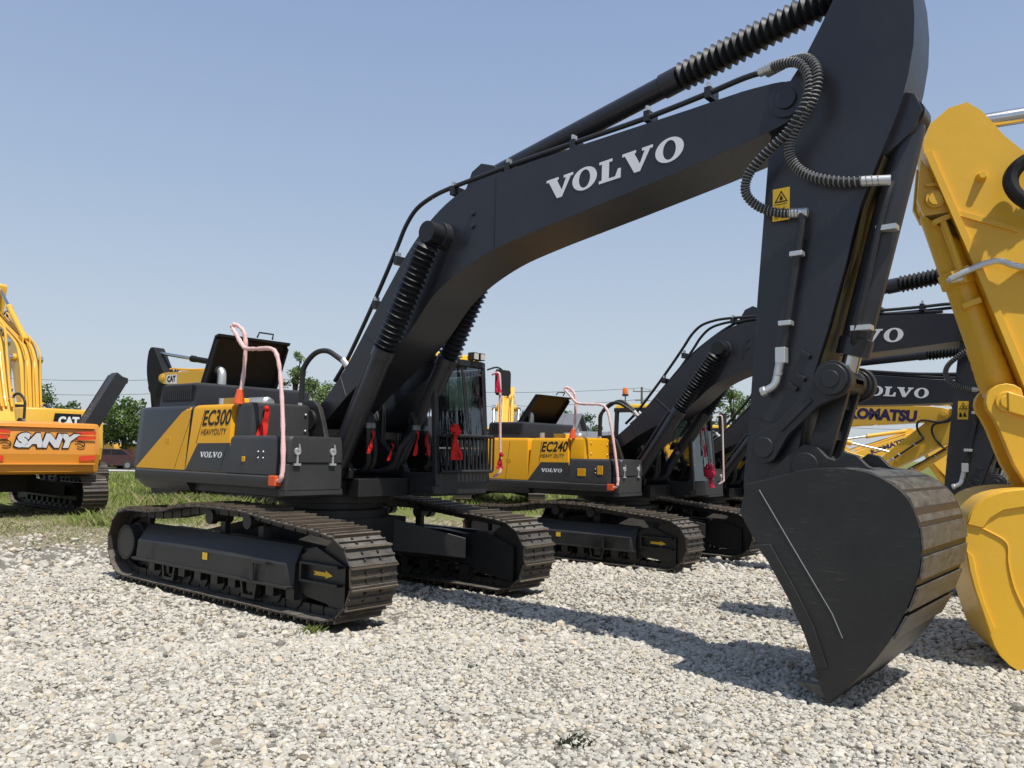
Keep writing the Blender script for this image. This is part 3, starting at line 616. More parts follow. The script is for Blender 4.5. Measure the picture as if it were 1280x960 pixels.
def build_front(root, S, lod):
    Tb = pivot(FOOT, S['db']); TA = Tb @ pivot(TIP, S['da']); TK = TA @ pivot(BPIN, S['dk'])
    tp = lambda T, p: T @ Vector(p)
    bw, aw = .33, .235
    bm = MB(Tb); bm.prism(BOOM, -bw, bw)
    for y in (-1, 1):
        bm.cyl((6.155, y*(bw-.01), 4.72), (6.155, y*(bw+.025), 4.72), .15, n=28); bm.cyl((6.155, y*(bw+.02), 4.72), (6.155, y*(bw+.05), 4.72), .085, n=20)
        bm.cyl((2.23, y*(bw-.01), 4.17), (2.23, y*(bw+.10), 4.17), .15, n=24)
    if lod == 0: bm.tube([(2.98, -bw-.002, 4.735), (2.98, -bw-.002, 3.925)], .004, 5); bm.tube([(.93, -bw-.002, 3.19), (1.38, -bw-.002, 2.89)], .006, 5); bm.tube([(.50, -bw-.002, 2.66), (.62, -bw-.002, 2.42)], .006, 5)
    if lod == 0:
        for z in (4.36, 4.22): bm.cyl((2.66, -bw+.005, z), (2.66, -bw-.025, z), .028, n=10)
    bmo = bm.build('boom', S['boom'], root, .012 if lod < 2 else 0, 2)
    # word mark on the boom
    if S.get('word'):
        w = MB(Tb); kind, mat = S['word']; y = -bw-.004; yl = bw+.004
        if kind == 'slab': slab_word(w, (3.665, y, 4.31), (1.555, 0, .135), (.005, 0, .215))
        else:
            txt, x0, x1, z0, hgt, off, sh = kind
            if S.get('word_side', -1) < 0: write(w, txt, (x0, y, z0), (x1-x0, 0, .12), (.0, 0, hgt), 0, off, sh)
            else: write(w, txt, (x1, yl, z0+.12), (x0-x1, 0, -.12), (.0, 0, hgt), 0, off, sh)
        w.build('boom_lettering', mat, bmo)
    # hydraulic pipes along the back of the boom
    base = [(.30, 2.62), (.52, 2.87), (.87, 3.37), (1.18, 3.85), (1.38, 4.18), (1.52, 4.42), (1.70, 4.60), (1.97, 4.70), (2.24, 4.745), (2.61, 4.78), (3.18, 4.83), (3.91, 4.88), (4.74, 4.93), (5.39, 5.0), (5.76, 5.05), (5.98, 5.05)]
    low = [(.36, 2.62), (.60, 2.86), (1.04, 3.44), (1.48, 4.0), (1.80, 4.30), (2.2, 4.60), (2.5, 4.72), (3.14, 4.80), (4.1, 4.85), (5.2, 4.91), (5.7, 4.95)]
    ys = S.get('pipes', ((-.26, 0), (-.17, 1), (.12, 0)))
    for y, k in ys:
        pp = MB(Tb); pp.tube([(x, y, z) for x, z in (low if k else base)], .026 if lod == 0 else .034, 8, smooth=4); pp.build('hydraulic_pipe', S.get('pipe', 'charcoal paint'), bmo)
    if lod == 0:
        for x, z in ((1.04, 3.52), (1.40, 4.02), (2.30, 4.70), (3.10, 4.80), (3.95, 4.86), (4.80, 4.94), (5.42, 5.0)):
            cl = MB(Tb); cl.ext(x-.03, x+.03, -.30, -.13, z-.05, z+.05); cl.ext(x-.012, x+.012, -.29, -.22, z+.05, z+.10, 1); cl.build('pipe_clamp', ['charcoal paint', 'zinc'], bmo)
    # hoses from the deck to the boom and to the boom rams
    if lod < 2:
        for k in range(S.get('loops', 1)):
            h = MB(); dy = -.46+k*.16; g = k*.12
            h.tube([(-.10-g, dy, 2.25), (-.10-g, dy, 2.58), (-.07-g, dy, 2.80), (.07, dy+.05, 2.97+g*.3), (.24, dy+.1, 3.0+g*.3), (.40, dy+.14, 2.92), tuple(tp(Tb, (.56, dy+.2, 2.80)))], .034, 10, smooth=5)
            ho0 = h.build('hose', 'rubber', root); f = MB(); e = tp(Tb, (.53, dy+.18, 2.82)); f.cyl(e+Vector((-.05, -.01, .06)), e+Vector((.03, .01, -.03)), .042, n=10); f.build('hose_fitting', 'zinc', ho0); f = MB(); f.cyl((-.10-g, dy, 2.22), (-.10-g, dy, 2.34), .044, n=10); f.build('hose_fitting', 'zinc', ho0)
        for k, (ya, yb) in enumerate(((-.36, -.40), (-.26, -.34), (.16, .36), (.26, .40))):
            h = MB(); h.tube([(.45, ya*.4, 1.50), (.80, ya*.6, 1.50), (1.02, ya*.8, 1.60), (1.10, ya, 1.80), (1.14, yb, 2.02), (1.12, yb, 2.16), (1.03, yb*1.1, 2.22), (.97, yb*1.2, 2.12)], .032, 8, smooth=5); ho1 = h.build('hose', 'rubber', root)
            f = MB(); f.cyl((1.14, yb, 2.02), (1.138, yb, 2.08), .037, n=10); f.build('hose_fitting', 'grey metal', ho1)
    # boom rams
    for s in (-1, 1):
        ram(root, 'boom_cylinder', (.72, s*.52, 1.52), tp(Tb, (2.23, s*.52, 4.17)), .118, 1.62, S['ram'], S['cover'], .135, .12, nf=20, lod=lod, rodr=.06)
    # arm ram on top of the boom
    ram(root, 'arm_cylinder', tp(Tb, (2.62, 0, 4.86)), tp(TA, (6.90, 0, 5.76)), .105, 2.42, S['ram'], S['cover'], .135, .10, nf=26, lod=lod, rodr=.06, sidepipe=False)
    lg = MB(Tb)
    for y in (-.12, .12): lg.prism([(2.3, 4.58), (3.0, 4.72), (2.78, 4.93), (2.60, 4.99), (2.46, 4.92)], y-.025, y+.025)
    lg.build('ram_lug', S['boom'], bmo)
    # arm
    am = MB(TA); am.prism(ARM, -aw, aw)
    for y in (-1, 1):
        am.cyl((5.94, y*(aw-.01), 1.85), (5.94, y*(aw+.03), 1.85), .11, n=24); am.cyl((BPIN.x, y*(aw-.01), BPIN.z), (BPIN.x, y*(aw+.03), BPIN.z), .15, n=24)
    for y in (-.12, .12): am.prism([(6.86, 4.15), (7.06, 4.30), (7.13, 4.46), (7.08, 4.59), (6.98, 4.64), (6.88, 4.45)], y-.03, y+.03)
    if lod == 0: am.tube([(5.80, -aw-.001, 2.10), (6.22, -aw-.001, 2.03)], .004, 5)
    amo = am.build('arm', S['arm'], root, .012 if lod < 2 else 0)
    if lod == 0:
        gs = MB(TA); gs.add([(x+.004, y, z) for (x, z) in ((6.31, 2.42), (6.44, 2.80), (6.59, 3.33), (6.70, 3.75), (6.86, 4.14)) for y in (-.20, .20)], [(2*k, 2*k+1, 2*k+3, 2*k+2) for k in range(4)]); gs.build('arm_front_plate', 'arm olive', amo)
        stk = MB(TA); sticker(stk, (5.985-S.get('stk', 0)*.07, -aw-.004, 3.74-S.get('stk', 0)), (.145, 0, 0), (.005, 0, .275), (0, -1, 0)); stk.build('warning_sticker', ['yellow decal', 'black decal'], amo)
    # pipes and hoses over the elbow
    if lod < 2:
        ho = [([(5.94, -.27, 5.06), (6.10, -.32, 5.05), (6.28, -.40, 4.97), (6.38, -.46, 4.79), (6.35, -.48, 4.58), (6.21, -.46, 4.40), (6.02, -.44, 4.27), (5.86, -.42, 4.13), (5.82, -.40, 3.98), (5.92, -.37, 3.85), (6.08, -.33, 3.78), (6.24, -.30, 3.76)], 'hose'),
              ([(5.96, -.17, 5.09), (6.16, -.26, 5.08), (6.34, -.38, 5.0), (6.44, -.44, 4.83), (6.41, -.46, 4.62), (6.30, -.45, 4.46), (6.20, -.42, 4.30), (6.22, -.38, 4.15), (6.35, -.34, 4.03), (6.58, -.31, 3.95), (6.86, -.25, 3.92)], 'hose')]
        for pts, nm in ho:
            h = MB(TA if S['da'] == 0 else TA); Q = spline([Vector(p) for p in pts], 6)
            h.tube(Q, .034, 10); ho_ = h.build(nm, 'rubber', root)
            if lod == 0:
                sp = MB(TA); 
                # wire guard wound round the hose
                H = []; tot = len(Q)-1; turns = 70; a = None
                for i in range(turns*8):
                    f = i/(turns*8-1)*tot; k = min(int(f), tot-1); p = Q[k].lerp(Q[k+1], f-k); t = (Q[min(k+1, tot)]-Q[max(k-0, 0)]).normalized()
                    a = t.orthogonal().normalized() if a is None else (a-t*a.dot(t)).normalized(); b = t.cross(a)
                    th = 2*pi*i/8; H.append(p+(a*cos(th)+b*sin(th))*.038)
                sp.tube(H, .006, 5); sp.build('hose_guard', 'grey metal', ho_)
                ft = MB(TA); ft.cyl(Q[0]-(Q[1]-Q[0]).normalized()*.05, Q[3], .042, n=12); ft.build('hose_fitting', 'zinc', ho_); ft = MB(TA); ft.cyl(Q[-4], Q[-1]+(Q[-1]-Q[-2]).normalized()*.06, .040, n=12); ft.build('hose_fitting', 'zinc', ho_)
        pp = MB(TA); y = -aw-.07
        pp.tube([(6.25, y, 3.76), (6.26, y, 3.68), (6.23, y, 3.5), (6.14, y, 2.95), (6.09, y, 2.66)], .032, 10, smooth=4); ppo = pp.build('arm_pipe', 'charcoal paint', root)
        for x, z in ((6.215, 3.42), (6.118, 2.86)): zf = MB(TA); zf.box((x, y, z), (.105, .085, .040)); zf.build('pipe_clamp', 'zinc', ppo, .006)
        zf = MB(TA); zf.box((6.08, y, 2.60), (.085, .075, .13)); zf.cyl((6.07, y, 2.56), (6.045, y, 2.44), .036, n=10); zf.tube([(6.045, y, 2.45), (6.02, y-.01, 2.36), (5.95, y-.03, 2.31)], .032, 10, smooth=3); zf.cyl((5.96, y-.03, 2.315), (5.92, y-.03, 2.30), .043, n=8)
        zf.build('pipe_fitting', 'zinc', ppo, .006)
        if lod == 0:
            for x, z in ((6.255, 2.60), (6.215, 2.42), (6.15, 2.345)):
                b2 = MB(TA); b2.box((x, -aw-.02, z), (.085, .04, .035), 0, Matrix.Rotation(.55, 3, 'Y')); b2.build('arm_boss', 'charcoal paint', amo)
    # bucket ram, links, bucket
    B = Vector((6.49, 0, 2.385))
    dkm = TK
    Bp = TA @ (pivot(Vector((5.94, 0, 1.85)), S['dk']*.8) @ B)
    K2 = tp(TK, (6.29, 0, 1.71)); A = tp(TA, (5.94, 0, 1.85))
    rm = ram(root, 'bucket_cylinder', tp(TA, (7.03, 0, 4.46)), Bp, .116, (tp(TA, (7.03, 0, 4.46))-Bp).length-.22, S['ram'], 'chrome', None, .11, w=.10, lod=2)
    if lod < 2:
        cp = MB(TA); cp.tube([(6.90, -.12, 3.93), (6.86, -.16, 3.78), (6.79, -.165, 3.5), (6.70, -.16, 3.1), (6.615, -.155, 2.78), (6.59, -.11, 2.68)], .026, 8, smooth=4)
        for x, z in ((6.86, 3.57), (6.66, 2.80)): cp.box((x, -.13, z), (.15, .10, .04), 1)
        cp.build('cylinder_pipe', ['charcoal paint', 'zinc'], rm)
    for s in (-1, 1):
        lk = MB(); y = s*(aw+.075); d = (Bp-A).normalized(); nn = Vector((-d.z, 0, d.x))
        def pt(p, a, b): q = p+d*a+nn*b; return (q.x, q.z)
        n = 8; prof = []
        for k in range(n+1): th = -pi/2+pi*k/n; prof.append(pt(Bp, .15*cos(th), .15*sin(th)))
        prof += [pt(Bp, -.22, .075), pt(A, .22, .07)]
        for k in range(n+1): th = pi/2+pi*k/n; prof.append(pt(A, .13*cos(th), .13*sin(th)))
        prof += [pt(A, .22, -.07), pt(Bp, -.22, -.075)]
        lk.prism(prof, y-.035, y+.035)
        lk.cyl((A.x, y-.05*s, A.z), (A.x, y+.05*s, A.z), .085, n=22); lk.cyl((Bp.x, y-.07, Bp.z), (Bp.x, y+.07, Bp.z), .125, n=24); lk.cyl((Bp.x, y+.05*s, Bp.z), (Bp.x, y+.085*s, Bp.z), .07, n=18)
        if lod == 0: q0 = A+d*.2; q1 = Bp-d*.22; lk.box(((q0.x+q1.x)/2, y+s*.04, (q0.z+q1.z)/2), ((q1-q0).length, .02, .035), 0, Matrix.Rotation(-atan2(d.z, d.x), 3, 'Y'))
        lk.build('bucket_link', S['link'], root, .008 if lod == 0 else 0)
    pl = MB(); d = (K2-Bp)
    for s in (-1, 1):
        q0 = Bp+Vector((0, s*.13, 0)); q1 = K2+Vector((0, s*.13, 0)); t = d.normalized(); sd = Vector((-t.z, 0, t.x))
        pl.loft([[q+sd*a+Vector((0, b, 0)) for a, b in ((-.09, -.03), (.09, -.03), (.09, .03), (-.09, .03))] for q in (q0, q1)])
    for f in (.25, .62): m = Bp+d*f; pl.box((m.x, 0, m.z), (.10, .26, .10))
    pl.cyl(Bp-Vector((0, .2, 0)), Bp+Vector((0, .2, 0)), .11, n=20); pl.cyl(K2-Vector((0, .2, 0)), K2+Vector((0, .2, 0)), .10, n=20)
    pl.build('push_link', S['link'], root, .008 if lod == 0 else 0)
    build_bucket(root, S, lod, TK)
    return Tb, TA, TK

def build_bucket(root, S, lod, TK):
    bk = MB(TK); inner = []
    for i, (x, z) in enumerate(BKT):
        a = Vector(BKT[max(i-1, 0)]); b = Vector(BKT[min(i+1, len(BKT)-1)]); t = (b-a).normalized(); inner.append((x-t.y*.03, z+t.x*.03))
    bk.prism(BKT+inner[::-1], -.664, .664)
    for s in (-1, 1): bk.prism(BKT+BMOUTH, s*.664, s*.70)
    for s in (-1, 1):
        off = .012
        bk.prism([(6.03, 1.10), (6.12, .985), (6.27, .736), (6.39, .49), (6.47, .26), (6.56, .27), (6.46, .56), (6.32, .82), (6.14, 1.12)], s*.70, s*.716)       # side cutter
    bko = bk.build('bucket', S['bucket'], root, .006 if lod == 0 else 0, angle=30)
    for s in (-1, 1):
        er = MB(TK); y = s*.29
        er.prism([(5.83, 1.46), (5.87, 1.34), (5.97, 1.30), (6.30, 1.55), (6.9, 1.66), (6.74, 1.72), (6.66, 1.80), (6.58, 1.82), (6.50, 1.76), (6.44, 1.78), (6.36, 1.86), (6.26, 1.88), (6.14, 1.80), (5.95, 1.62), (5.86, 1.57)], y-.03, y+.03)
        er.cyl((BPIN.x, y-.04*s, BPIN.z), (BPIN.x, y+.05*s, BPIN.z), .13, n=22); er.cyl((6.27, y-.04*s, 1.71), (6.27, y+.05*s, 1.71), .105, n=22)
        er.build('bucket_ear', S['bucket'], bko, .008 if lod == 0 else 0)
    # wear strips across the curved back
    for a, b in (((6.99, .55), (7.075, .715)), ((7.09, .75), (7.15, .915)), ((7.165, .965), (7.188, 1.12)), ((7.188, 1.165), (7.178, 1.315))):
        wr = MB(TK); d = Vector((b[0]-a[0], 0, b[1]-a[1])); t = d.normalized(); nn = Vector((t.z, 0, -t.x)); A = Vector((a[0], 0, a[1])); Bq = Vector((b[0], 0, b[1]))
        wr.loft([[p+nn*w+Vector((0, y, 0)) for p, w in ((A, .004), (Bq, .004), (Bq, .020), (A, .020))] for y in (-.702, .702)])
        wr.build('wear_plate', S['wear'], bko, .004 if lod == 0 else 0)
    sh = MB(TK); ups = [(7.172, 1.345), (7.115, 1.50), (7.01, 1.605), (6.85, 1.68), (6.66, 1.703)]
    sh.loft([[(x+.004, y, z+.004) for x, z in ups]+[(x-.004, y, z-.004) for x, z in ups[::-1]] for y in (-.66, .66)]); sh.build('bucket_back_plate', S['wear'], bko)
    for k in range(5):
        y = -.58+k*.29; th = MB(TK)
        th.loft([[(6.56, y-.06, .02), (6.64, y-.06, .12), (6.64, y+.06, .12), (6.56, y+.06, .02)], [(6.42, y-.05, .06), (6.46, y-.05, .13), (6.46, y+.05, .13), (6.42, y+.05, .06)], [(6.28, y-.035, .10), (6.29, y-.035, .12), (6.29, y+.035, .12), (6.28, y+.035, .10)]])
        th.build('bucket_tooth', S['wear'], bko, .008)
    if lod == 0:
        ln = MB(TK); ln.tube([(6.05, -.701, 1.52), (6.30, -.701, 1.12), (6.59, -.701, .66), (6.66, -.701, .5)], .0045, 5)
        ln.build('weld_seam', 'grey metal', bko)

def excavator(label, group, loc, rotz, scale, S, lod=0, front=True):
    root = thing('excavator', label, 'excavator', loc, rotz, scale, group)
    build_undercarriage(root, S, lod); build_house(root, S, lod)
    if front: build_front(root, S, lod)
    return root

# ------------------------------------------------------------------ ground
def sstep(t):
    t = np.clip(t, 0, 1); return t*t*(3-2*t)
def wob(x, y, f=1.0):
    return (np.sin(x*1.3*f+1.1)*np.cos(y*1.7*f+.4)+np.sin(x*.53*f-y*.71*f+2.0)+.6*np.sin(x*2.9*f+y*2.3*f))/2.6
def gz(x, y):
    x = np.asarray(x, float); y = np.asarray(y, float)
    return -.18*sstep((y-6.2)/3.2)*sstep((x+10)/4)
def gh(x, y):
    near = np.exp(-((np.asarray(x)-2)**2+(np.asarray(y))**2)/900.)
    return gz(x, y)+wob(np.asarray(x), np.asarray(y), 1.1)*.018*near-.012
def arr_mesh(name, verts, faces_flat, per, mat, tint=None, smooth=False, kind=None):
    me = bpy.data.meshes.new(name); nv = len(verts); nf = len(faces_flat)//per
    me.vertices.add(nv); me.vertices.foreach_set('co', np.ascontiguousarray(verts, np.float32).ravel())
    me.loops.add(nf*per); me.loops.foreach_set('vertex_index', np.ascontiguousarray(faces_flat, np.int32))
    me.polygons.add(nf); me.polygons.foreach_set('loop_start', np.arange(0, nf*per, per, dtype=np.int32))
    me.polygons.foreach_set('use_smooth', np.full(nf, smooth))
    me.update(calc_edges=True); me.materials.append(MATS[mat])
    if tint is not None:
        a = me.color_attributes.new('tint', 'FLOAT_COLOR', 'POINT'); a.data.foreach_set('color', np.ascontiguousarray(np.c_[tint, np.ones(nv)], np.float32).ravel())
    o = bpy.data.objects.new(name, me); COL.objects.link(o)
    if kind: o['kind'] = kind
    return o

def ground_mat():
    m, nt, b = new_mat('yard ground')
    geo = N(nt, 'ShaderNodeNewGeometry'); P = geo.outputs['Position']
    # distance ahead of the photographer's spot decides gravel -> dirt -> grass
    dt = N(nt, 'ShaderNodeVectorMath'); dt.operation = 'DOT_PRODUCT'; nt.links.new(P, dt.inputs[0]); dt.inputs[1].default_value = tuple(HF)
    ahead = mth(nt, 'SUBTRACT', dt.outputs['Value'], CAM.x*HF.x+CAM.y*HF.y)
    dr = N(nt, 'ShaderNodeVectorMath'); dr.operation = 'DOT_PRODUCT'; nt.links.new(P, dr.inputs[0]); dr.inputs[1].default_value = tuple(HR)
    right = mth(nt, 'SUBTRACT', dr.outputs['Value'], CAM.x*HR.x+CAM.y*HR.y)
    n1 = N(nt, 'ShaderNodeTexNoise', Scale=.5, Detail=6.0, Roughness=.6); nt.links.new(P, n1.inputs['Vector'])
    n2 = N(nt, 'ShaderNodeTexNoise', Scale=11.0, Detail=8.0, Roughness=.7); nt.links.new(P, n2.inputs['Vector'])
    vo = N(nt, 'ShaderNodeTexVoronoi', Scale=30.0); vo.feature = 'F1'; nt.links.new(P, vo.inputs['Vector'])
    sep = N(nt, 'ShaderNodeSeparateColor'); nt.links.new(vo.outputs['Color'], sep.inputs[0])
    stone = mixc(nt, sep.outputs[0], (.21, .19, .155), (.39, .355, .295))
    edge = ramp(nt, vo.outputs['Distance'], .25, .75)
    stone = mixc(nt, mth(nt, 'MULTIPLY', edge, .6), stone, (.12, .105, .08))
    n4 = N(nt, 'ShaderNodeTexNoise', Scale=55.0, Detail=6.0, Roughness=.8); nt.links.new(P, n4.inputs['Vector'])
    dirt = mixc(nt, ramp(nt, n2.outputs[0], .3, .7), (.22, .17, .11), (.42, .35, .25)); dirt = mixc(nt, ramp(nt, n4.outputs[0], .42, .66), dirt, (.56, .50, .38)); dirt = mixc(nt, mth(nt, 'MULTIPLY', ramp(nt, n1.outputs[0], .5, .62), .5), dirt, (.20, .21, .09))
    grass = mixc(nt, n2.outputs[0], (.10, .14, .035), (.26, .26, .09))
    # gravel ends: further off on the right than on the left
    lim = mth(nt, 'ADD', mth(nt, 'MULTIPLY', right, .55), 19.0)
    lim = mth(nt, 'MAXIMUM', lim, 14.5)
    jit = mth(nt, 'MULTIPLY', mth(nt, 'SUBTRACT', n1.outputs[0], .5), 9.0)
    f1 = ramp(nt, mth(nt, 'MULTIPLY_ADD' if False else 'ADD', mth(nt, 'MULTIPLY', mth(nt, 'SUBTRACT', mth(nt, 'ADD', ahead, jit), lim), .25), .5), .2, .8)
    c = mixc(nt, f1, stone, dirt)
    gl = mth(nt, 'ADD', lim, 5.0)
    f2 = ramp(nt, mth(nt, 'ADD', mth(nt, 'MULTIPLY', mth(nt, 'SUBTRACT', mth(nt, 'ADD', ahead, mth(nt, 'MULTIPLY', jit, 1.2)), gl), .16), .5), .3, .7)
    c = mixc(nt, f2, c, grass)
    nt.links.new(c, b.inputs['Base Color']); b.inputs['Roughness'].default_value = .95; b.inputs['Specular IOR Level'].default_value = .1
    hgt = mth(nt, 'ADD', mth(nt, 'MULTIPLY', edge, -1.0), mth(nt, 'MULTIPLY', n2.outputs[0], .6))
    bp = N(nt, 'ShaderNodeBump', Strength=.8, Distance=.03); nt.links.new(hgt, bp.inputs['Height']); nt.links.new(bp.outputs[0], b.inputs['Normal'])
ground_mat()
def ground():
    ax = np.r_[-900, -500, -250, -120, -70, np.arange(-45, 46, 1.0), 70, 120, 250, 500, 900]
    X, Y = np.meshgrid(ax, ax, indexing='ij'); n = len(ax)
    V = np.c_[X.ravel(), Y.ravel(), gh(X.ravel(), Y.ravel())]
    i, j = np.meshgrid(np.arange(n-1), np.arange(n-1), indexing='ij'); a = (i*n+j).ravel()
    arr_mesh('ground', V, np.c_[a, a+n, a+n+1, a+1].ravel(), 4, 'yard ground', smooth=True, kind='structure')
ground()

ICO_V = None
def ico():
    t = (1+sqrt(5))/2
    v = np.array([(-1, t, 0), (1, t, 0), (-1, -t, 0), (1, -t, 0), (0, -1, t), (0, 1, t), (0, -1, -t), (0, 1, -t), (t, 0, -1), (t, 0, 1), (-t, 0, -1), (-t, 0, 1)], float)
    v /= np.linalg.norm(v[0])
    f = np.array([(0, 11, 5), (0, 5, 1), (0, 1, 7), (0, 7, 10), (0, 10, 11), (1, 5, 9), (5, 11, 4), (11, 10, 2), (10, 7, 6), (7, 1, 8), (3, 9, 4), (3, 4, 2), (3, 2, 6), (3, 6, 8), (3, 8, 9), (4, 9, 5), (2, 4, 11), (6, 2, 10), (8, 6, 7), (9, 8, 1)])
    return v, f
def stones(n, r0, r1, size, spread=.95, tint0=(.50, .47, .40)):
    """positions in the wedge of yard seen from about the photographer's spot"""
    d = np.sqrt(RNG.uniform(r0*r0, r1*r1, n)); th = RNG.uniform(-spread, spread, n)
    rt = d*np.sin(th); ah = d*np.cos(th)
    x = CAM.x+HR.x*rt+HF.x*ah; y = CAM.y+HR.y*rt+HF.y*ah
    lim = np.maximum(19.0+.55*rt, 14.5)+wob(x, y, .5)*1.5
    keep = RNG.uniform(0, 1, n) < np.clip((lim+2.0-ah)/6.0, .0, 1)**1.3
    patch = wob(x, y, .55)+.5*wob(x, y, 1.9)
    keep &= RNG.uniform(0, 1, n) < np.clip(1.2-.95*np.clip(patch-.2, 0, 1.2), .18, 1)
    for yc in (-1.33, 1.33): keep &= ~((abs(y-yc) < .33) & (abs(x+.1) < 2.35))
    x, y, d = x[keep], y[keep], d[keep]; n = len(x)
    v, f = ico()
    s = size*np.exp(RNG.normal(0, .32, n)); sc3 = np.c_[s*RNG.uniform(.75, 1.35, n), s*RNG.uniform(.75, 1.2, n), s*RNG.uniform(.5, .9, n)]
    V = v[None]*(1+RNG.uniform(-.24, .20, (n, 12, 1)))*sc3[:, None, :]
    ax = RNG.uniform(-.5, .5, n); az = RNG.uniform(0, 2*pi, n)
    c, s_ = np.cos(ax)[:, None], np.sin(ax)[:, None]; Y = V[:, :, 1]*c-V[:, :, 2]*s_; Z = V[:, :, 1]*s_+V[:, :, 2]*c; X = V[:, :, 0]
    c, s_ = np.cos(az)[:, None], np.sin(az)[:, None]; X, Y = X*c-Y*s_, X*s_+Y*c
    V = np.stack([X+x[:, None], Y+y[:, None], Z+(gh(x, y)+sc3[:, 2]*RNG.uniform(-.1, .75, n))[:, None]], -1)
    F = (f[None]+(np.arange(n)*12)[:, None, None]).reshape(-1)
    t = np.array(tint0)[None]*RNG.uniform(.76, 1.15, (n, 1))
    t = t*np.where(RNG.uniform(0, 1, (n, 1)) < .16, np.array([[1.0, .93, .82]]), np.array([[1.0, 1.0, 1.0]]))
    t = np.where(RNG.uniform(0, 1, (n, 1)) < .06, t*.5, t)
    return V.reshape(-1, 3), F, np.repeat(t, 12, 0)
def gravel():
    out = [stones(100000, 3.2, 8.2, .0145), stones(9000, 3.2, 9.0, .0225), stones(78000, 7.6, 13.5, .0205), stones(48000, 12.5, 26.0, .034, .75)]
    V = np.concatenate([o[0] for o in out]); T = np.concatenate([o[2] for o in out]); F = []; b = 0
    for o in out: F.append(o[1]+b); b += len(o[0])
    arr_mesh('gravel', V, np.concatenate(F), 3, 'gravel stone', T, kind='stuff')
gravel()

def blades(x, y, h, w, tint, lean=.35):
    n = len(x); a = RNG.uniform(0, 2*pi, n); l = RNG.normal(0, lean, (n, 2))*h[:, None]
    z0 = gh(x, y)
    p0 = np.c_[x-np.cos(a)*w, y-np.sin(a)*w, z0-.01]; p1 = np.c_[x+np.cos(a)*w, y+np.sin(a)*w, z0-.01]
    p2 = np.c_[x+l[:, 0]*.35+np.cos(a)*w*.7, y+l[:, 1]*.35+np.sin(a)*w*.7, z0+h*.6]; p3 = np.c_[x+l[:, 0], y+l[:, 1], z0+h]
    V = np.stack([p0, p1, p2, p3], 1).reshape(-1, 3)
    F = (np.array([[0, 1, 2], [0, 2, 3]])[None]+(np.arange(n)*4)[:, None, None]).reshape(-1)
    return V, F, np.repeat(tint, 4, 0)
def grass():
    parts = []
    n = 190000
    d = np.sqrt(RNG.uniform(18.**2, 55.**2, n)); th = RNG.uniform(-.78, .62, n); rt = d*np.sin(th); ah = d*np.cos(th)
    x = CAM.x+HR.x*rt+HF.x*ah; y = CAM.y+HR.y*rt+HF.y*ah
    lim = np.maximum(19.0+.55*rt, 14.5)+5.0+np.where(rt < -8.8, 7.0, 1.0)
    k = (ah+wob(x, y, .35)*2.8 > lim) & (wob(x, y, .9) > -.55+.5*RNG.uniform(-1, 1, n)); x, y, d = x[k], y[k], d[k]; n = len(x)
    t = np.array([[.27, .34, .085]])*RNG.uniform(.5, 1.35, (n, 1)); dry = RNG.uniform(0, 1, (n, 1)) < .25; t = np.where(dry, np.array([[.46, .40, .20]])*RNG.uniform(.6, 1.2, (n, 1)), t)
    parts.append(blades(x, y, RNG.uniform(.08, .26, n)*(1+.5*wob(x, y, .7)), .004+.00045*d, t))
    # weeds along the dirt by the yellow machine and at the tracks
    for (r_, a_, s_, m_, hh) in ((-9.0, 18.4, .45, 1100, .20), (-8.6, 18.0, .25, 500, .34), (-8.2, 20.6, .8, 3200, .28), (-10.6, 16.6, .8, 500, .10), (-12.5, 16.4, .6, 700, .12), (-7.0, 19.6, .9, 1400, .18), (-11.0, 17.6, 1.2, 900, .08), (-5.2, 19.0, .8, 700, .2), (-8.8, 24.5, 1.0, 4500, .40)):
        rt = r_+RNG.normal(0, s_, m_); ah = a_+RNG.normal(0, s_*.6, m_)
        x = CAM.x+HR.x*rt+HF.x*ah; y = CAM.y+HR.y*rt+HF.y*ah
        t = np.array([[.22, .28, .07]])*RNG.uniform(.5, 1.5, (m_, 1)); t = np.where(RNG.uniform(0, 1, (m_, 1)) < .3, np.array([[.46, .40, .21]]), t)
        parts.append(blades(x, y, hh*RNG.uniform(.3, 1, m_)**1.3, np.full(m_, .0065), t, .5))
    # dry straw and short stubble where the gravel thins out into earth
    m_ = 42000; rt = RNG.uniform(-16, 2, m_); ah = RNG.uniform(13.5, 23, m_); x = CAM.x+HR.x*rt+HF.x*ah; y = CAM.y+HR.y*rt+HF.y*ah
    lim = np.maximum(19.0+.55*rt, 14.5); k = (ah > lim-1.0+wob(x, y, .8)) & (wob(x, y, 1.3)+RNG.uniform(-.5, .5, m_) > -.2); x, y = x[k], y[k]; m_ = len(x)
    t = np.array([[.50, .44, .28]])*RNG.uniform(.5, 1.2, (m_, 1)); t = np.where(RNG.uniform(0, 1, (m_, 1)) < .35, np.array([[.24, .29, .09]])*RNG.uniform(.6, 1.3, (m_, 1)), t)
    parts.append(blades(x, y, RNG.uniform(.015, .07, m_), np.full(m_, .006), t, 1.2))
    V = np.concatenate([p[0] for p in parts]); T = np.concatenate([p[2] for p in parts]); F = []; b = 0
    for p in parts: F.append(p[1]+b); b += len(p[0])
    arr_mesh('grass', V, np.concatenate(F), 3, 'grass blade', T, kind='stuff')
grass()
def weed(name, label, pos, n, r, h, col):
    x = pos[0]+RNG.normal(0, r, n); y = pos[1]+RNG.normal(0, r, n)
    t = np.array([col])*RNG.uniform(.6, 1.4, (n, 1))
    V, F, T = blades(x, y, h*RNG.uniform(.4, 1, n), np.full(n, .006), t, .6)
    tag(arr_mesh(name, V, F, 3, 'grass blade', T), label, 'weed')
weed('weed_tuft', 'small green weed growing in the gravel in front of the nearest track', (2.02, -1.80), 90, .05, .09, (.20, .24, .06))
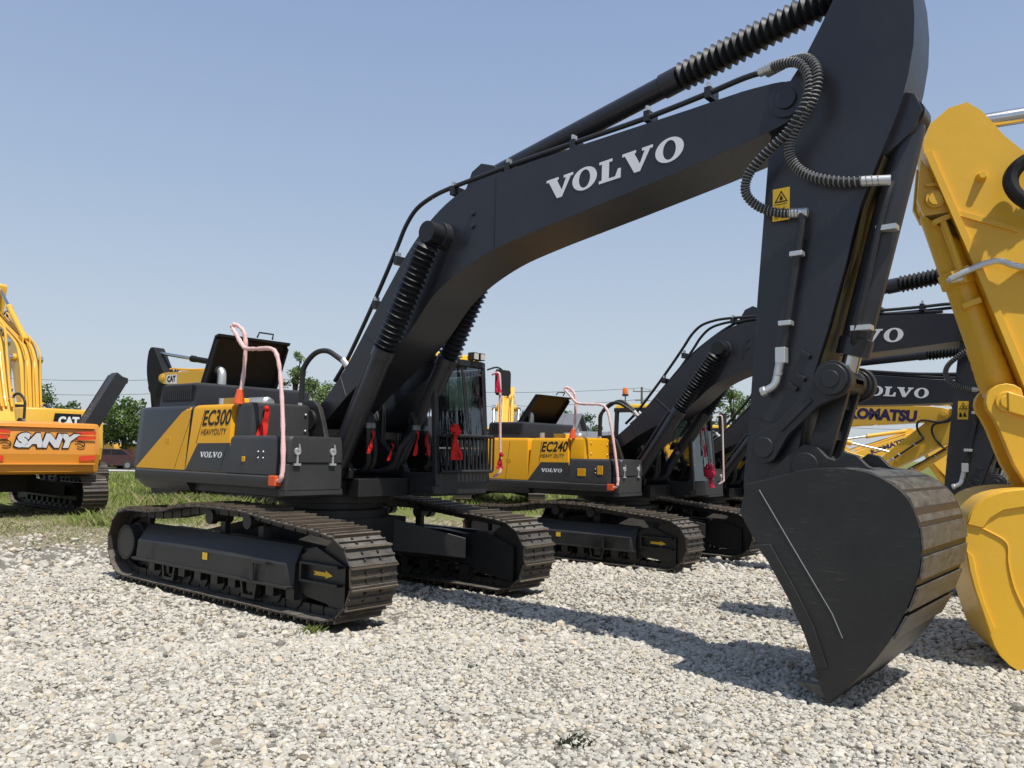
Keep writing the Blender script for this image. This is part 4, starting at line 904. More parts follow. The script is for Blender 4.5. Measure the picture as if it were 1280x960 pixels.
weed('weed_tuft', 'dark dry weed lying on the open gravel at the bottom of the picture', (5.62, -2.55), 170, .055, .05, (.05, .06, .035))

# ------------------------------------------------------------------ trees
def tree(label, base, height, rad, kind='round', seed=0, tone=(.075, .115, .032), group='trees beyond the yard'):
    r = np.random.default_rng(seed); rnd = random.Random(seed)
    root = thing('tree', label, 'tree', base, 0, 1, group)
    tr = MB(); th = height*.42
    tr.tube([(0, 0, -.2), (rnd.uniform(-.1, .1), 0, th*.5), (rnd.uniform(-.2, .2), rnd.uniform(-.2, .2), th), (0, 0, height*.75)], [height*.032, height*.026, height*.02, height*.006], 8)
    cl = []; nc = 34 if kind == 'round' else 26
    for k in range(nc):
        if kind == 'round':
            u = r.normal(0, 1, 3); u /= np.linalg.norm(u); q = u*r.uniform(.45, 1)**.6
            c = np.array([q[0]*rad, q[1]*rad, height*.66+q[2]*height*.32]); s = rad*r.uniform(.22, .42)
        else:
            z = r.uniform(.25, .98); w = rad*(1.15-z)*.9; c = np.array([r.normal(0, .5)*w, r.normal(0, .5)*w, z*height]); s = rad*r.uniform(.16, .30)
        cl.append((c, s))
        if k % 3 == 0: tr.tube([(0, 0, min(th*1.2, c[2]*.7)), tuple(c*np.array([.5, .5, .85])), tuple(c)], [height*.012, height*.008, height*.003], 5)
    tr.build('trunk', 'bark', root)
    Vs = []; Ts = []
    for c, s in cl:
        n = int(150 if kind == 'round' else 110); u = r.normal(0, 1, (n, 3)); u /= np.linalg.norm(u, axis=1)[:, None]; p = c+u*s*(r.uniform(.25, 1.1, (n, 1)))*np.array([1, 1, .8])
        a = r.normal(0, 1, (n, 3)); a /= np.linalg.norm(a, axis=1)[:, None]; b = np.cross(a, r.normal(0, 1, (n, 3))); b /= np.linalg.norm(b, axis=1)[:, None]
        w = rad*r.uniform(.035, .075, (n, 1)); a = a*w; b = b*w*.65
        Vs.append(np.stack([p-a, p+b, p+a, p-b], 1).reshape(-1, 3))
        t = np.array([tone])*1.4*r.uniform(.65, 1.3)*r.uniform(.7, 1.35, (n, 1)); Ts.append(np.repeat(t, 4, 0))
    V = np.concatenate(Vs); o = arr_mesh('crown', V, np.arange(len(V)), 4, 'leaf', np.concatenate(Ts)); o.parent = root
    return root
def px(u, ahead): return (u-640)/FPX*ahead      # metres to the right of the view axis for a bearing
tree('round dark green tree left of the raised black hood of the amber excavator', at(px(62, 60), 60), 5.9, 1.7, seed=1)
tree('wide dark green tree between the amber excavator and the nearest black excavator', at(px(158, 60), 60), 5.0, 2.2, seed=2)
tree('thin tree behind the open engine hood of the nearest black excavator', at(px(368, 45), 45), 7.4, 1.15, 'tall', seed=3, tone=(.10, .14, .05))
tree('bushy tree behind the foot of the nearest black boom', at(px(395, 52), 52), 6.2, 1.6, seed=4, tone=(.11, .15, .055))
tree('tall spindly tree rising behind the far yellow boom at the hood', at(px(263, 60), 60), 8.2, 1.0, 'tall', seed=5, tone=(.06, .08, .04))
tree('low tree behind the left end of the grey house roof', at(px(672, 62), 62), 4.9, 1.8, seed=6)
tree('low dark tree behind the right end of the grey house roof', at(px(722, 60), 60), 5.0, 1.7, seed=7, tone=(.05, .085, .04))
tree('wispy narrow tree seen under the second black boom, left of a fuller tree', at(px(886, 55), 55), 6.2, .9, 'tall', seed=8, tone=(.09, .12, .06))
tree('full green tree seen under the second black boom', at(px(918, 52), 52), 6.4, 1.35, seed=9, tone=(.11, .16, .05))
tree('small far tree above the yellow counterweight at the left', at(px(100, 75), 75), 5.2, 2.2, seed=10, tone=(.08, .10, .06))

# ------------------------------------------------------------------ the machines
VOLV = dict(frame='frame paint', lower='body grey', cw='charcoal paint', house='body grey', tank='body grey', hump='charcoal paint', roof='yellow decal', boom='boom paint', arm='boom paint', ram='boom paint', cover='bellows', link='charcoal paint',
            bucket='bucket paint', wear='worn bucket steel', panelmat='panel yellow', db=0, da=0, dk=0, lid=True, word=('slab', 'white decal'), grille=True, beacon=False, rail='pink wrap',
            panel=[([(-2.44, 1.467), (-1.385, 2.20), (-1.30, 2.226), (-1.165, 2.226), (-1.165, 1.467)], 'panel yellow'), ([(-1.152, 1.467), (-.92, 1.805), (-.194, 1.815), (-.194, 1.467)], 'body grey')],
            seams=[((-1.42, 1.48), (-1.12, 2.22)), ((-.96, 1.80), (-.84, 2.22)), ((-.36, 1.48), (-.24, 1.81))], model='EC300')
S1 = dict(VOLV, house='panel yellow')
E1 = excavator('nearest black excavator with a yellow side panel lettered EC300', 'black and yellow excavators parked in a row', (0, 0, 0), 0, 1, S1, 0)
S2 = dict(VOLV, stk=.42, markers=((.02, .20, 1.58, 1.72), (.46, .58, 1.62, 1.78)), db=-6.5, da=4.5, model='EC240', subword='HEAVY DUTY', tank='panel yellow', cw='panel yellow', house='panel yellow', beacon=True, loops=2, grille=False, rail2='pale wrap', lid_angle=50,
          panel=[([(-1.152, 1.467), (-.86, 1.82), (-.194, 1.826), (-.194, 1.467)], 'body grey'), ], seams=[((-1.72, 1.48), (-1.66, 2.22)), ((-.90, 1.82), (-.86, 2.22))])
E2 = excavator('black excavator second in the row with a yellow side lettered EC240 and an orange beacon', 'black and yellow excavators parked in a row', (.65, 5.85, -.03), 0, .90, S2, 0)
S3 = dict(S2, db=-9.7, da=6, model='EC210', beacon=False, loops=1, rail='pale wrap'); S3['model'] = None
E3 = excavator('black excavator third in the row, mostly hidden behind the second', 'black and yellow excavators parked in a row', (.05, 10.3, -.16), 0, .87, S3, 1)
YEL = dict(VOLV, frame='frame paint', cw='digger yellow', house='digger yellow', tank='digger yellow', hump='body grey', lower='body grey', roof='digger yellow', boom='digger yellow', arm='digger yellow', ram='digger yellow', cover='chrome', link='digger yellow',
           bucket='old yellow', wear='old yellow', panel=None, model=None, lid=False, grille=False, rail=None, word=None, pipe='digger yellow')
GY = 'yellow excavators standing around the yard'
def hd(deg): return radians(deg)
# row neighbour: boom lettered, arm tucked in
KM = ('KOMATSU', 2.95, 5.25, 4.37, .27, .05, 0.0)
K2 = excavator('yellow excavator with KOMATSU in large dark letters on its boom and its arm tucked in', GY, (-.92, 15.3, -.18), 0, .78, dict(YEL, db=-7.2, da=-38, dk=-25, word=(('KOMATSU', 3.28, 5.38, 4.24, .38, .06, 0.0), 'violet decal')), 1)
p = at(px(1075, 40), 40); h = atan2(-HR.y, -HR.x)
K3 = excavator('far yellow excavator with small KOMATSU letters, seen over the hook of the black bucket', GY, (p.x+HR.x*5.3, p.y+HR.y*5.3, -.18), h+.12, .9, dict(YEL, db=-22, da=8, word=(KM, 'violet decal'), word_side=1), 2)
p = at(px(1222, 30), 30)
K4 = excavator('far yellow excavator seen through the gap between the second black arm and the yellow link', GY, (p.x+HR.x*5.3, p.y+HR.y*5.3, -.18), h-.1, .9, dict(YEL, db=-20, da=0, word=(KM, 'violet decal'), word_side=1), 2)
# far small digger whose cab roof shows under the second black boom
K5 = excavator('small far excavator with a yellow cab roof, seen under the second black boom', GY, (-4.8, 20.9, -.1), radians(20), .80, dict(YEL, db=-25, cw='charcoal paint'), 2)
K6 = excavator('yellow excavator behind the open hood of the second black excavator', GY, (-10.2, 15.6, -.1), radians(128), .9, dict(YEL, db=-6), 2)
# black stick on a yellow boom behind the hood of the nearest machine
p = at(px(213, 28), 28)
hc = h-.50
C2 = excavator('far excavator with a yellow boom and a black arm rising behind the nearest machine', GY, (p.x-5.8*cos(hc), p.y-5.8*sin(hc), -.1), hc, .94, dict(YEL, arm='black plastic', ram='black plastic', bucket='bucket paint', wear='worn bucket steel', db=-3, da=0, dk=-95), 1)
def badge():
    Tb = pivot(FOOT, -3); y = .336
    mb = MB(Tb); mb.add([(5.9, y, 4.5), (5.35, y, 4.45), (5.35, y, 4.8), (5.9, y, 4.8)], [(0, 1, 2, 3)]); mb.build('name_plate', 'white decal', C2)
    mb = MB(Tb); write(mb, 'CAT', (5.85, y+.006, 4.54), (-.44, 0, 0), (0, 0, .22), 0, .05); mb.build('maker_lettering', 'black decal', C2)
badge()
# machine with its back to us at the left edge
a_ = 158.7+20
SA = dict(YEL, cw='amber paint', house='amber paint', tank='amber paint', flat_rear=True, no_hump=True, body_top=2.22, db=10, da=-60, dk=-40, pipe='digger yellow', hump='amber paint', pipes=((-.27, 0), (-.15, 1), (-.03, 0), (.10, 1), (.22, 0)), word=(('CAT', 3.6, 4.5, 4.33, .32, .06, 0), 'black decal'), word_side=1)
_q = at(px(58, 19.6), 19.6); sx, sy = _q.x+2.86*cos(radians(a_)), _q.y+2.86*sin(radians(a_))
SANY = excavator('amber excavator at the left edge with its back turned, lettered SANY in silver', GY, (sx, sy, 0), radians(a_), 1.02, SA, 1)
def rear_extras():
    mb = MB(); x = -2.806
    for k, (dx, z) in enumerate(((0, 0),)):
        write(mb, 'SANY', (x-.006, .63, 1.62), (0, -1.34, 0), (0, -.10, .34), 0, .075)
    o = mb.build('maker_lettering', 'silver decal', SANY)
    mb = MB(); write(mb, 'SANY', (x-.003, .665, 1.595), (0, -1.41, 0), (0, -.10, .39), 0, .12); mb.build('lettering_outline', 'black decal', SANY)
    for s in (-1, 1):
        for z0, z1, w in ((1.96, 2.04, .46), (1.84, 1.92, .42), (1.34, 1.46, .36)):
            mb = MB(); mb.add([(x-.003, s*(1.17-w), z0-.03), (x-.003, s*1.17, z0), (x-.003, s*1.17, z1), (x-.003, s*(1.17-w), z1-.03)], [(0, 1, 2, 3)])
            mb.build('warning_stripe', 'orange red decal', SANY)
        mb = MB(); mb.tube([(x-.004, s*.80+.12*cos(t), 1.72+.07*sin(t)+.02*cos(t)) for t in np.linspace(.5, 5.2, 12)], .012, 5); mb.build('swirl_mark', 'black decal', SANY)
    mb = MB(); mb.ext(x-.03, x+.2, -1.17, 1.17, 1.22, 1.26); mb.ext(x-.012, x+.1, -1.17, 1.17, 2.09, 2.11); mb.build('rear_moulding', 'amber paint', SANY, .01)
    # raised hood seen edge on
    mb = MB(); a = radians(62); R = Matrix.Rotation(a, 3, 'X')
    o_ = Vector((-2.0, -1.02, 2.05))
    def q(u, w, x_): v = Vector((0, -cos(a)*u-sin(a)*w*0, sin(a)*u)); n = Vector((0, sin(a), cos(a))); return o_+v+n*w+Vector((x_, 0, 0))
    for x0_, x1_, w0, w1 in ((-.35, .0, 0, .05), (-.40, -.35, -.30, .06), (.0, .05, -.30, .06)):
        mb.loft([[q(u, w, xx) for u, w in ((0, w0), (1.62, w0), (1.70, w0+.03), (1.62, w1), (0, w1))] for xx in (x0_, x1_)])
    mb.loft([[q(u, w, xx) for u, w in ((1.58, -.34), (1.66, -.32), (1.70, .03), (1.58, .0))] for xx in (-.35, .0)])
    mb.build('hood_lid', 'charcoal paint', SANY, .012)
rear_extras()
# second yellow machine behind it, its dark plate lettered CAT
c1 = at(px(45, 33), 33.0)
CA = excavator('yellow excavator behind the amber one, with a tall boom and a dark CAT plate', GY, tuple(c1), radians(178.7), 1.1, dict(YEL, db=20, da=20, body_top=2.78, flat_rear=True, no_hump=True, pipes=((-.27, 0), (-.15, 1), (-.03, 0), (.10, 1), (.22, 0)), word=(('CAT', 3.5, 4.4, 4.33, .32, .06, 0), 'black decal'), word_side=1), 1)
def cat_plate():
    mb = MB(); mb.add([(-2.81, .42, 2.12), (-2.81, -.50, 2.12), (-2.81, -.50, 2.62), (-2.81, .36, 2.62)], [(0, 1, 2, 3)]); mb.build('name_plate', 'black decal', CA)
    mb = MB(); write(mb, 'CAT', (-2.816, .24, 2.22), (0, -.68, 0), (0, 0, .30), 0, .06); mb.build('maker_lettering', 'white decal', CA)
cat_plate()

# big yellow machine on the right: its own arm, cylinder, link and bucket
def right_machine():
    O = Vector((13.554, 4.335, 0)); S = dict(YEL)
    root = thing('excavator', 'big bright yellow excavator whose arm and round bucket fill the right edge', 'excavator', O, radians(200.5), 1, GY)
    for k in ('cw', 'house', 'tank', 'boom', 'arm', 'roof', 'link', 'bucket', 'ram'): S[k] = 'yellow paint'
    build_undercarriage(root, S, 1); build_house(root, S, 1)
    bm = MB(); bm.prism([(-.02, 2.02), (.08, 2.3), (.6, 3.1), (1.2, 4.0), (2.0, 4.75), (2.8, 5.1), (4.2, 5.1), (5.6, 4.92), (6.0, 4.86), (6.14, 4.7), (6.05, 4.5), (5.8, 4.42), (4.2, 4.4), (3.0, 4.3), (2.3, 3.9), (1.7, 3.2), (.19, 2.08)], -.33, .33)
    bm.build('boom', 'yellow paint', root, .012)
    am = MB()
    prof = [(7.334, 4.68), (7.35, 4.80), (7.28, 4.98), (7.12, 5.12), (6.96, 5.16), (6.84, 5.06), (6.66, 4.80), (6.40, 4.52), (6.1, 4.34), (5.86, 4.15), (5.72, 3.9), (5.68, 3.2), (5.62, 1.9), (5.66, 1.62), (5.78, 1.5), (5.96, 1.53), (6.20, 1.72), (6.571, 2.46), (6.941, 3.572)]
    am.prism(prof, -.20, .225)
    # raised rim plate along the front edge and the angled stiffener
    am.loft([[(x, .225, z), (x-.055, .225, z+.03), (x-.055, .262, z+.03), (x, .262, z)] for x, z in ((7.337, 4.69), (6.944, 3.572), (6.574, 2.455), (6.20, 1.70))])
    am.prism([(7.28, 4.66), (7.335, 4.69), (6.945, 3.57), (6.575, 2.46), (6.52, 2.46), (6.88, 3.57)], -.262, -.20)
    am.loft([[(x, .224, z), (x-.02, .224, z-.06), (x-.02, .245, z-.06), (x, .245, z)] for x, z in ((7.14, 4.15), (6.60, 3.93))])
    am.cyl((6.86, .22, 4.42), (6.86, .30, 4.42), .05, .03, n=12)
    for y in (-.13, .15): am.prism([(7.36, 4.66), (7.40, 4.25), (7.34, 4.10), (7.20, 4.05), (7.10, 4.12), (6.99, 3.80), (7.2, 4.4)], y-.03, y+.03)
    am.cyl((7.245, -.18, 4.25), (7.245, .22, 4.25), .085, n=20); am.cyl((7.245, .215, 4.25), (7.245, .235, 4.25), .06, n=18); am.ext(7.17, 7.33, .17, .205, 4.38, 4.41)
    amo = am.build('arm', 'yellow paint', root, .008)
    # bucket cylinder
    p0 = Vector((7.245, 0, 4.25)); p1 = Vector((6.69, .0, 2.31)); d = p1-p0; L = d.length
    c = MB(); c.lathe(p0+d*.03, p0+d*.95, [(0, 0), (0, .12), (.02, .145), (.34, .145), (.345, .165), (.42, .165), (.425, .135), (.74, .135), (.76, .145), (.80, .145), (.81, .14), (.85, .15), (.86, .145), (.90, .15), (.97, .15), (1, .12), (1, 0)], 32)
    c.cyl(p0-Vector((0, .1, 0)), p0+Vector((0, .1, 0)), .13, n=20); c.cyl(p1-Vector((0, .12, 0)), p1+Vector((0, .12, 0)), .13, n=20)
    co = c.build('bucket_cylinder', 'yellow paint', root, angle=30)
    pp = MB(); t = d.normalized(); n_ = Vector((-t.z, 0, t.x)); q = lambda f, w, y=.13: p0+d*f+n_*w+Vector((0, y, 0))
    pp.tube([q(.10, .0, .10), q(.12, 0, .17), q(.42, .0, .18)], .034, 10, smooth=3)
    for f in (.10, .36, .52): pp.box(q(f, 0, .16), (.16, .07, .05), 0, Matrix.Rotation(.38, 3, 'Y'))
    pp.build('cylinder_pipe', 'yellow paint', co)
    st = MB(); st.tube([q(.40, .02, .22), q(.39, .12, .26), (6.80, .30, 3.60), (6.6, .31, 3.54), (6.3, .31, 3.50), (5.9, .31, 3.5)], .03, 10, smooth=5); st.build('steel_pipe', 'zinc', root)
    bt = MB()
    for k in range(9): a = 2*pi*k/9; bt.ball(p0+d*.945+(n_*cos(a)+Vector((0, 1, 0))*sin(a))*.125, .018, 5)
    bt.build('gland_bolt', 'zinc', co)
    # links
    for y in (-.24, .24):
        lk = MB(); P = Vector((6.72, 0, 2.31)); K = Vector((6.35, 0, 1.50)); Q = Vector((5.95, 0, 2.05))
        pr = [(P.x+.17*cos(a), P.z+.17*sin(a)) for a in np.linspace(pi*.75, -pi*.25, 9)]
        lk.prism(pr+[(6.80, 2.10), (6.68, 1.75), (6.52, 1.45), (6.33, 1.36), (6.22, 1.5), (6.42, 1.85), (6.54, 2.12)], y-.05, y+.05)
        lk.cyl((P.x, y-.06, P.z), (P.x, y+.075, P.z), .095, n=24); lk.cyl((P.x, y+.07, P.z), (P.x, y+.09, P.z), .06, n=20); lk.build('bucket_link', 'yellow paint', root, .012)
        sl = MB(); yy = y*1.3; sl.loft([[(p_.x, yy-.03, p_.z-.09), (p_.x, yy+.03, p_.z-.09), (p_.x, yy+.03, p_.z+.09), (p_.x, yy-.03, p_.z+.09)] for p_ in (P, Q)]); sl.build('side_link', 'yellow paint', root, .01)
    # bucket
    bp = [(6.15, 0.0), (6.55, -.01), (6.74, .0), (6.893, .126), (6.965, .30), (7.017, .483), (7.07, .66), (7.107, .816), (7.132, 1.02), (7.122, 1.227), (7.085, 1.34), (6.981, 1.46), (6.84, 1.52), (6.677, 1.545), (6.3, 1.56), (5.9, 1.56), (5.5, 1.52)]
    mouth = [(5.35, 1.36), (5.45, .95), (5.7, .5), (5.95, .15)]
    bp = rounder(bp, False, 40); hw = .60; b = MB(); inn = [(x-.03*(1 if x > 6.3 else 0), z-.03 if z > 1 else z+.03) for x, z in bp]
    b.prism(bp+inn[::-1], -hw+.036, hw-.036)
    for s in (-1, 1): b.prism(bp+mouth, s*(hw-.035), s*hw)
    bo = b.build('bucket', 'yellow paint', root, .006, angle=28)
    rb = MB()
    edge = [(7.0, 1.20), (6.94, 1.29), (6.84, 1.36), (6.66, 1.40), (6.3, 1.41), (5.9, 1.41), (5.9, 1.555), (6.677, 1.542), (6.838, 1.516), (6.976, 1.455), (7.078, 1.336), (7.115, 1.225)]
    rb.prism(edge, hw, hw+.022)
    rb.build('bucket_rim', 'yellow paint', bo, .006)
    wl = MB(); wl.tube([(7.10, hw+.004, 1.24), (6.95, hw+.004, 1.17), (6.82, hw+.004, 1.08), (6.81, hw+.004, .92), (6.77, hw+.004, .70), (6.66, hw+.004, .45), (6.5, hw+.004, .2)], .009, 6, smooth=4); wl.build('weld_seam', 'yellow paint', bo)
    wp = MB(); wp.prism([(6.93, .36), (7.0, .56), (7.05, .76), (7.08, .95), (7.128, 1.0), (7.103, .816), (7.066, .66), (7.013, .483), (6.962, .31)], hw, hw+.02); wp.build('wear_plate', 'yellow paint', bo, .004)
    for y in (-.27, .27):
        er = MB(); er.prism([(5.30, 1.62), (5.36, 1.42), (5.6, 1.45), (6.5, 1.50), (6.6, 1.60), (6.5, 1.68), (6.3, 1.70), (6.0, 1.68), (5.8, 1.6), (5.4, 1.72)], y*1.35-.03, y*1.35+.03); er.build('bucket_ear', 'yellow paint', bo, .01)
    for k in range(5):
        y = -.48+k*.24; t_ = MB(); t_.loft([[(6.15, y-.07, .0), (6.15, y+.07, .0), (6.1, y+.07, .10), (6.1, y-.07, .10)], [(5.82, y-.03, .03), (5.82, y+.03, .03), (5.82, y+.03, .05), (5.82, y-.03, .05)]]); t_.build('bucket_tooth', 'yellow paint', bo, .008)
    # coiled black hose standing off the arm
    h = MB(); H = []
    C = Vector((6.37, .44, 4.27))
    for a in np.linspace(.55*pi, 1.55*pi, 22): H.append(C+Vector((-.30*cos(a), .06*sin(a*2), .26*sin(a)))) 
    H = [Vector((6.0, .34, 4.56))]+H+[Vector((6.0, .36, 3.98))]
    H = spline(H, 3); h.tube(H, .055, 12); ho = h.build('hose', 'rubber', root)
    g = MB(); Q = []; tot = len(H)-1; nn = 60*8; a = None
    for i in range(nn):
        f = i/(nn-1)*tot; k = min(int(f), tot-1); pt = H[k].lerp(H[k+1], f-k); t = (H[k+1]-H[k]).normalized()
        a = t.orthogonal().normalized() if a is None else (a-t*a.dot(t)).normalized(); bb = t.cross(a); Q.append(pt+(a*cos(2*pi*i/8)+bb*sin(2*pi*i/8))*.058)
    g.tube(Q, .010, 5); g.build('hose_guard', 'rubber', ho)
    # arm cylinder on top
    ram(root, 'arm_cylinder', (3.2, 0, 5.3), (6.98, 0, 5.02), .12, 2.3, 'yellow paint', 'chrome', None, .12, lod=2)
    for s in (-1, 1): ram(root, 'boom_cylinder', (.72, s*.52, 1.52), (2.4, s*.52, 4.5), .12, 1.8, 'yellow paint', 'chrome', None, .12, lod=2)
    return root
right_machine()

# ------------------------------------------------------------------ ribbons
def ribbon(label, top, bottom, w, mat, seed, rosette=0.0, strips=3, group=None, nrm=(1, 0, 0)):
    """cloth strips hanging from a knot, with loops of a bow when rosette > 0"""
    rnd = random.Random(seed); top = Vector(top); bottom = Vector(bottom); mb = MB(); nn = Vector(nrm).normalized(); sd = Vector((0, 0, 1)).cross(nn).normalized()
    for k in range(strips):
        o = (k-(strips-1)/2)*w*.55; L = []
        for i in range(10):
            t = i/9; p = top.lerp(bottom, t*(1-.12*rnd.random()*(k % 2)))+sd*(o*t**.6+.02*sin(5*t+k))+nn*(.012*sin(9*t+2*k)+.008*k)
            hw = w*(.18+.32*min(1, t*2.2)); L.append((p-sd*hw+nn*.010*sin(4*t+k), p, p+sd*hw+nn*.012*cos(6*t+k)))
        mb.add([q for l in L for q in l], [(3*i+j, 3*i+j+1, 3*i+j+4, 3*i+j+3) for i in range(9) for j in range(2)])
    if rosette:
        for k in range(14):
            a = 2*pi*k/14+rnd.uniform(-.2, .2); r = rosette*rnd.uniform(.7, 1.05); d = (sd*cos(a)+Vector((0, 0, 1))*sin(a)); b = (sd*-sin(a)+Vector((0, 0, 1))*cos(a)); L = []
            for i in range(9):
                th = pi*2*i/8; p = top+d*r*(.5-.5*cos(th))+nn*(.03+rosette*.42*sin(th)+.01*k*.2)
                L.append((p-b*rosette*.17, p+b*rosette*.17))
            mb.add([q for l in L for q in l], [(2*i, 2*i+1, 2*i+3, 2*i+2) for i in range(8)])
        mb.ball(top+nn*.05, rosette*.2, 6)
    else: mb.ball(top, w*.35, 5)
    return tag(mb.build('ribbon', mat), label, 'ribbon', group)
RG = 'red ribbons tied to the machines'
ribbon('bright red bow with long tails on the windscreen of the nearest cab', (1.60, .56, 2.03), (1.63, .60, 1.66), .06, 'red cloth', 1, .085, 4, RG)
ribbon('pink ribbon tied at the top of the nearest cab handrail', (1.56, 1.40, 2.80), (1.59, 1.42, 2.55), .045, 'crimson cloth', 2, 0, 3, RG)
ribbon('small crimson ribbon tied at the bottom of the nearest cab handrail', (1.62, 1.42, 1.74), (1.63, 1.43, 1.55), .05, 'crimson cloth', 3, .035, 3, RG)
ribbon('red cloth strip hanging on the grey housing beside the pink handrail', (.17, -1.15, 2.23), (.21, -1.25, 1.77), .10, 'red cloth', 4, 0, 2, RG)
ribbon('red ribbon on the hoses at the foot of the near boom cylinder', (1.16, -.36, 1.98), (1.13, -.36, 1.72), .04, 'red cloth', 5, 0, 2, RG)
ribbon('red ribbon on the hoses between the two boom cylinders', (1.17, -.05, 1.84), (1.15, -.07, 1.64), .025, 'red cloth', 6, 0, 2, RG)
ribbon('red ribbon on the hoses at the foot of the far boom cylinder', (1.17, .36, 2.0), (1.16, .36, 1.70), .04, 'red cloth', 7, 0, 2, RG)
ribbon('crimson bow on the front of the second cab, its tails hanging', (2.12, 6.45, 1.50), (2.16, 6.55, 1.22), .07, 'crimson cloth', 8, .15, 3, RG)
ribbon('dark red ribbon tied high on the front corner of the second cab', (2.02, 6.40, 2.25), (2.08, 6.46, 1.75), .05, 'crimson cloth', 9, .05, 2, RG)

# ------------------------------------------------------------------ things far behind
def house(label, p, rot, w, d, wall, ridge):
    root = thing('house', label, 'house', p, rot, 1, 'low buildings beyond the yard')
    b = MB(); b.ext(-w/2, w/2, -d/2, d/2, -.2, wall); b.loft([[(x, -d/2, wall), (x, d/2, wall), (x, 0, ridge-.12)] for x in (-w/2+.01, w/2-.01)]); b.build('wall', 'plaster', root)
    r = MB()
    for s in (-1, 1): r.loft([[(x, s*(d/2+.35), wall-.12), (x, 0, ridge), (x, 0, ridge-.1), (x, s*(d/2+.35), wall-.22)] for x in (-w/2-.3, w/2+.3)])
    for k in range(int(w/.6)): x = -w/2+.3+k*.6; [r.tube([(x, s*(d/2+.35), wall-.105), (x, 0, ridge+.015)], .03, 5) for s in (-1, 1)]
    r.build('roof', 'roof tile', root)
    for k in range(3):
        x = -w/3+k*w/3; f = MB(); f.ext(x-.5, x+.5, -d/2-.03, -d/2+.05, .9, 2.0); fo = f.build('window', 'grey metal', root); g = MB(); g.ext(x-.43, x+.43, -d/2-.05, -d/2-.032, .97, 1.93); g.build('pane', 'tinted glass', fo)
ra = atan2(HR.y, HR.x)
house('house with a grey tiled roof behind the second machine, left of its pale handrail', at(px(684, 47), 49, -.1), ra-.35, 4.0, 5.0, 2.3, 4.2)
house('long low grey-roofed shed right of the tiled house', at(px(742, 46), 46, -.1), ra-.1, 6.0, 5.0, 1.9, 3.1)

def car():
    root = thing('car', 'dark burgundy car parked far behind between the amber and the nearest excavator', 'car', at(px(148, 58), 58), ra+pi, 1)
    b = MB(); side = [(-2.05, .45), (-2.1, .75), (-1.95, .95), (-1.55, 1.02), (-.85, 1.46), (.55, 1.48), (1.25, 1.02), (1.95, .88), (2.12, .70), (2.1, .42), (1.75, .30), (-1.75, .30)]
    b.loft([[(x, y, z) for x, z in [(x, z if z < 1.0 else z-abs(y)*.05) for x, z in side]] for y in (-.84, -.78, .78, .84)]); b.build('body', 'burgundy car', root, .04)
    for s in (-1, 1):
        for q in ([(-1.35, 1.04), (-.82, 1.38), (-.15, 1.40), (-.15, 1.04)], [(-.08, 1.04), (-.08, 1.40), (.5, 1.40), (1.05, 1.04)]):
            g = MB(); g.add([(x, s*.846, z) for x, z in q], [(0, 1, 2, 3)]); g.build('window', 'black decal', root)
        for x in (-1.3, 1.3):
            w = MB(); w.lathe((x, s*.66, .33), (x, s*.86, .33), [(0, 0), (0, .30), (.1, .33), (.9, .33), (1, .30), (1, .22), (.95, .2), (.95, 0)], 20); wo = w.build('wheel', 'tyre rubber', root); r = MB(); r.cyl((x, s*.85, .33), (x, s*.868, .33), .19, n=16); r.build('rim', 'grey metal', wo)
        h = MB(); h.ext(2.05, 2.11, s*.72-.14, s*.72+.14, .66, .78); h.build('headlight', 'lamp lens', root)
car()
def loader(label, p, rot, sc_=1.0):
    root = thing('wheel_loader', label, 'loader', p, rot, sc_, 'far wheel loaders')
    b = MB(); b.prism([(-2.6, .8), (-2.7, 1.5), (-2.5, 1.9), (-.6, 1.95), (-.6, .7)], -.8, .8); b.ext(-.6, 1.4, -.5, .5, .6, 1.2); b.build('body', 'old yellow', root, .05)
    c = MB(); [c.ext(x-.05, x+.05, y-.05, y+.05, 1.9, 3.2) for x in (-1.0, .5) for y in (-.7, .7)]; c.ext(-1.15, .65, -.85, .85, 3.2, 3.32); c.ext(-.9, .45, -.7, .7, 1.2, 1.95); c.build('canopy', 'grey metal', root)
    for x in (-1.7, 1.2):
        for s in (-1, 1):
            w = MB(); w.lathe((x, s*.75, .75), (x, s*1.2, .75), [(0, .3), (0, .68), (.15, .75), (.85, .75), (1, .68), (1, .4), (.9, .36), (.9, 0)], 24); wo = w.build('wheel', 'tyre rubber', root); r = MB(); r.cyl((x, s*1.19, .75), (x, s*1.215, .75), .36, n=16); r.build('rim', 'old yellow', wo)
    a = MB(); [a.prism([(.9, 1.1), (1.2, 1.5), (2.6, .9), (2.5, .6)], y-.06, y+.06) for y in (-.5, .5)]; a.prism([(2.5, .2), (2.45, 1.0), (2.6, 1.2), (3.4, .2), (3.3, .1)], -1.25, 1.25); a.build('bucket', 'old yellow', root, .02)
loader('far yellow wheel loader with a grey canopy frame, behind the burgundy car', at(px(142, 66), 66), ra+2.4, .95)
loader('far yellow wheel loader half hidden behind the rear of the nearest excavator', at(px(172, 62), 62), ra+2.0, .95)

def strip(name, a0, a1, r0, r1, mat, z):
    P = [at(r0, a0), at(r1, a0), at(r1, a1), at(r0, a1)]; n = 30; V = []; 
    for i in range(n+1):
        for q, w in ((P[0], P[1]), (P[3], P[2])):
            p = q.lerp(w, i/n); V.append((p.x, p.y, float(gh(p.x, p.y))+z))
    me = bpy.data.meshes.new(name); me.from_pydata(V, [], [(2*i, 2*i+2, 2*i+3, 2*i+1) for i in range(n)]); me.materials.append(MATS[mat]); o = bpy.data.objects.new(name, me); COL.objects.link(o); o['kind'] = 'structure'
paint('concrete', (.52, .50, .46), .85, .2, (.3, .27, .22), .2, .1)
strip('road', 54, 61, -90, 120, 'concrete', .03)

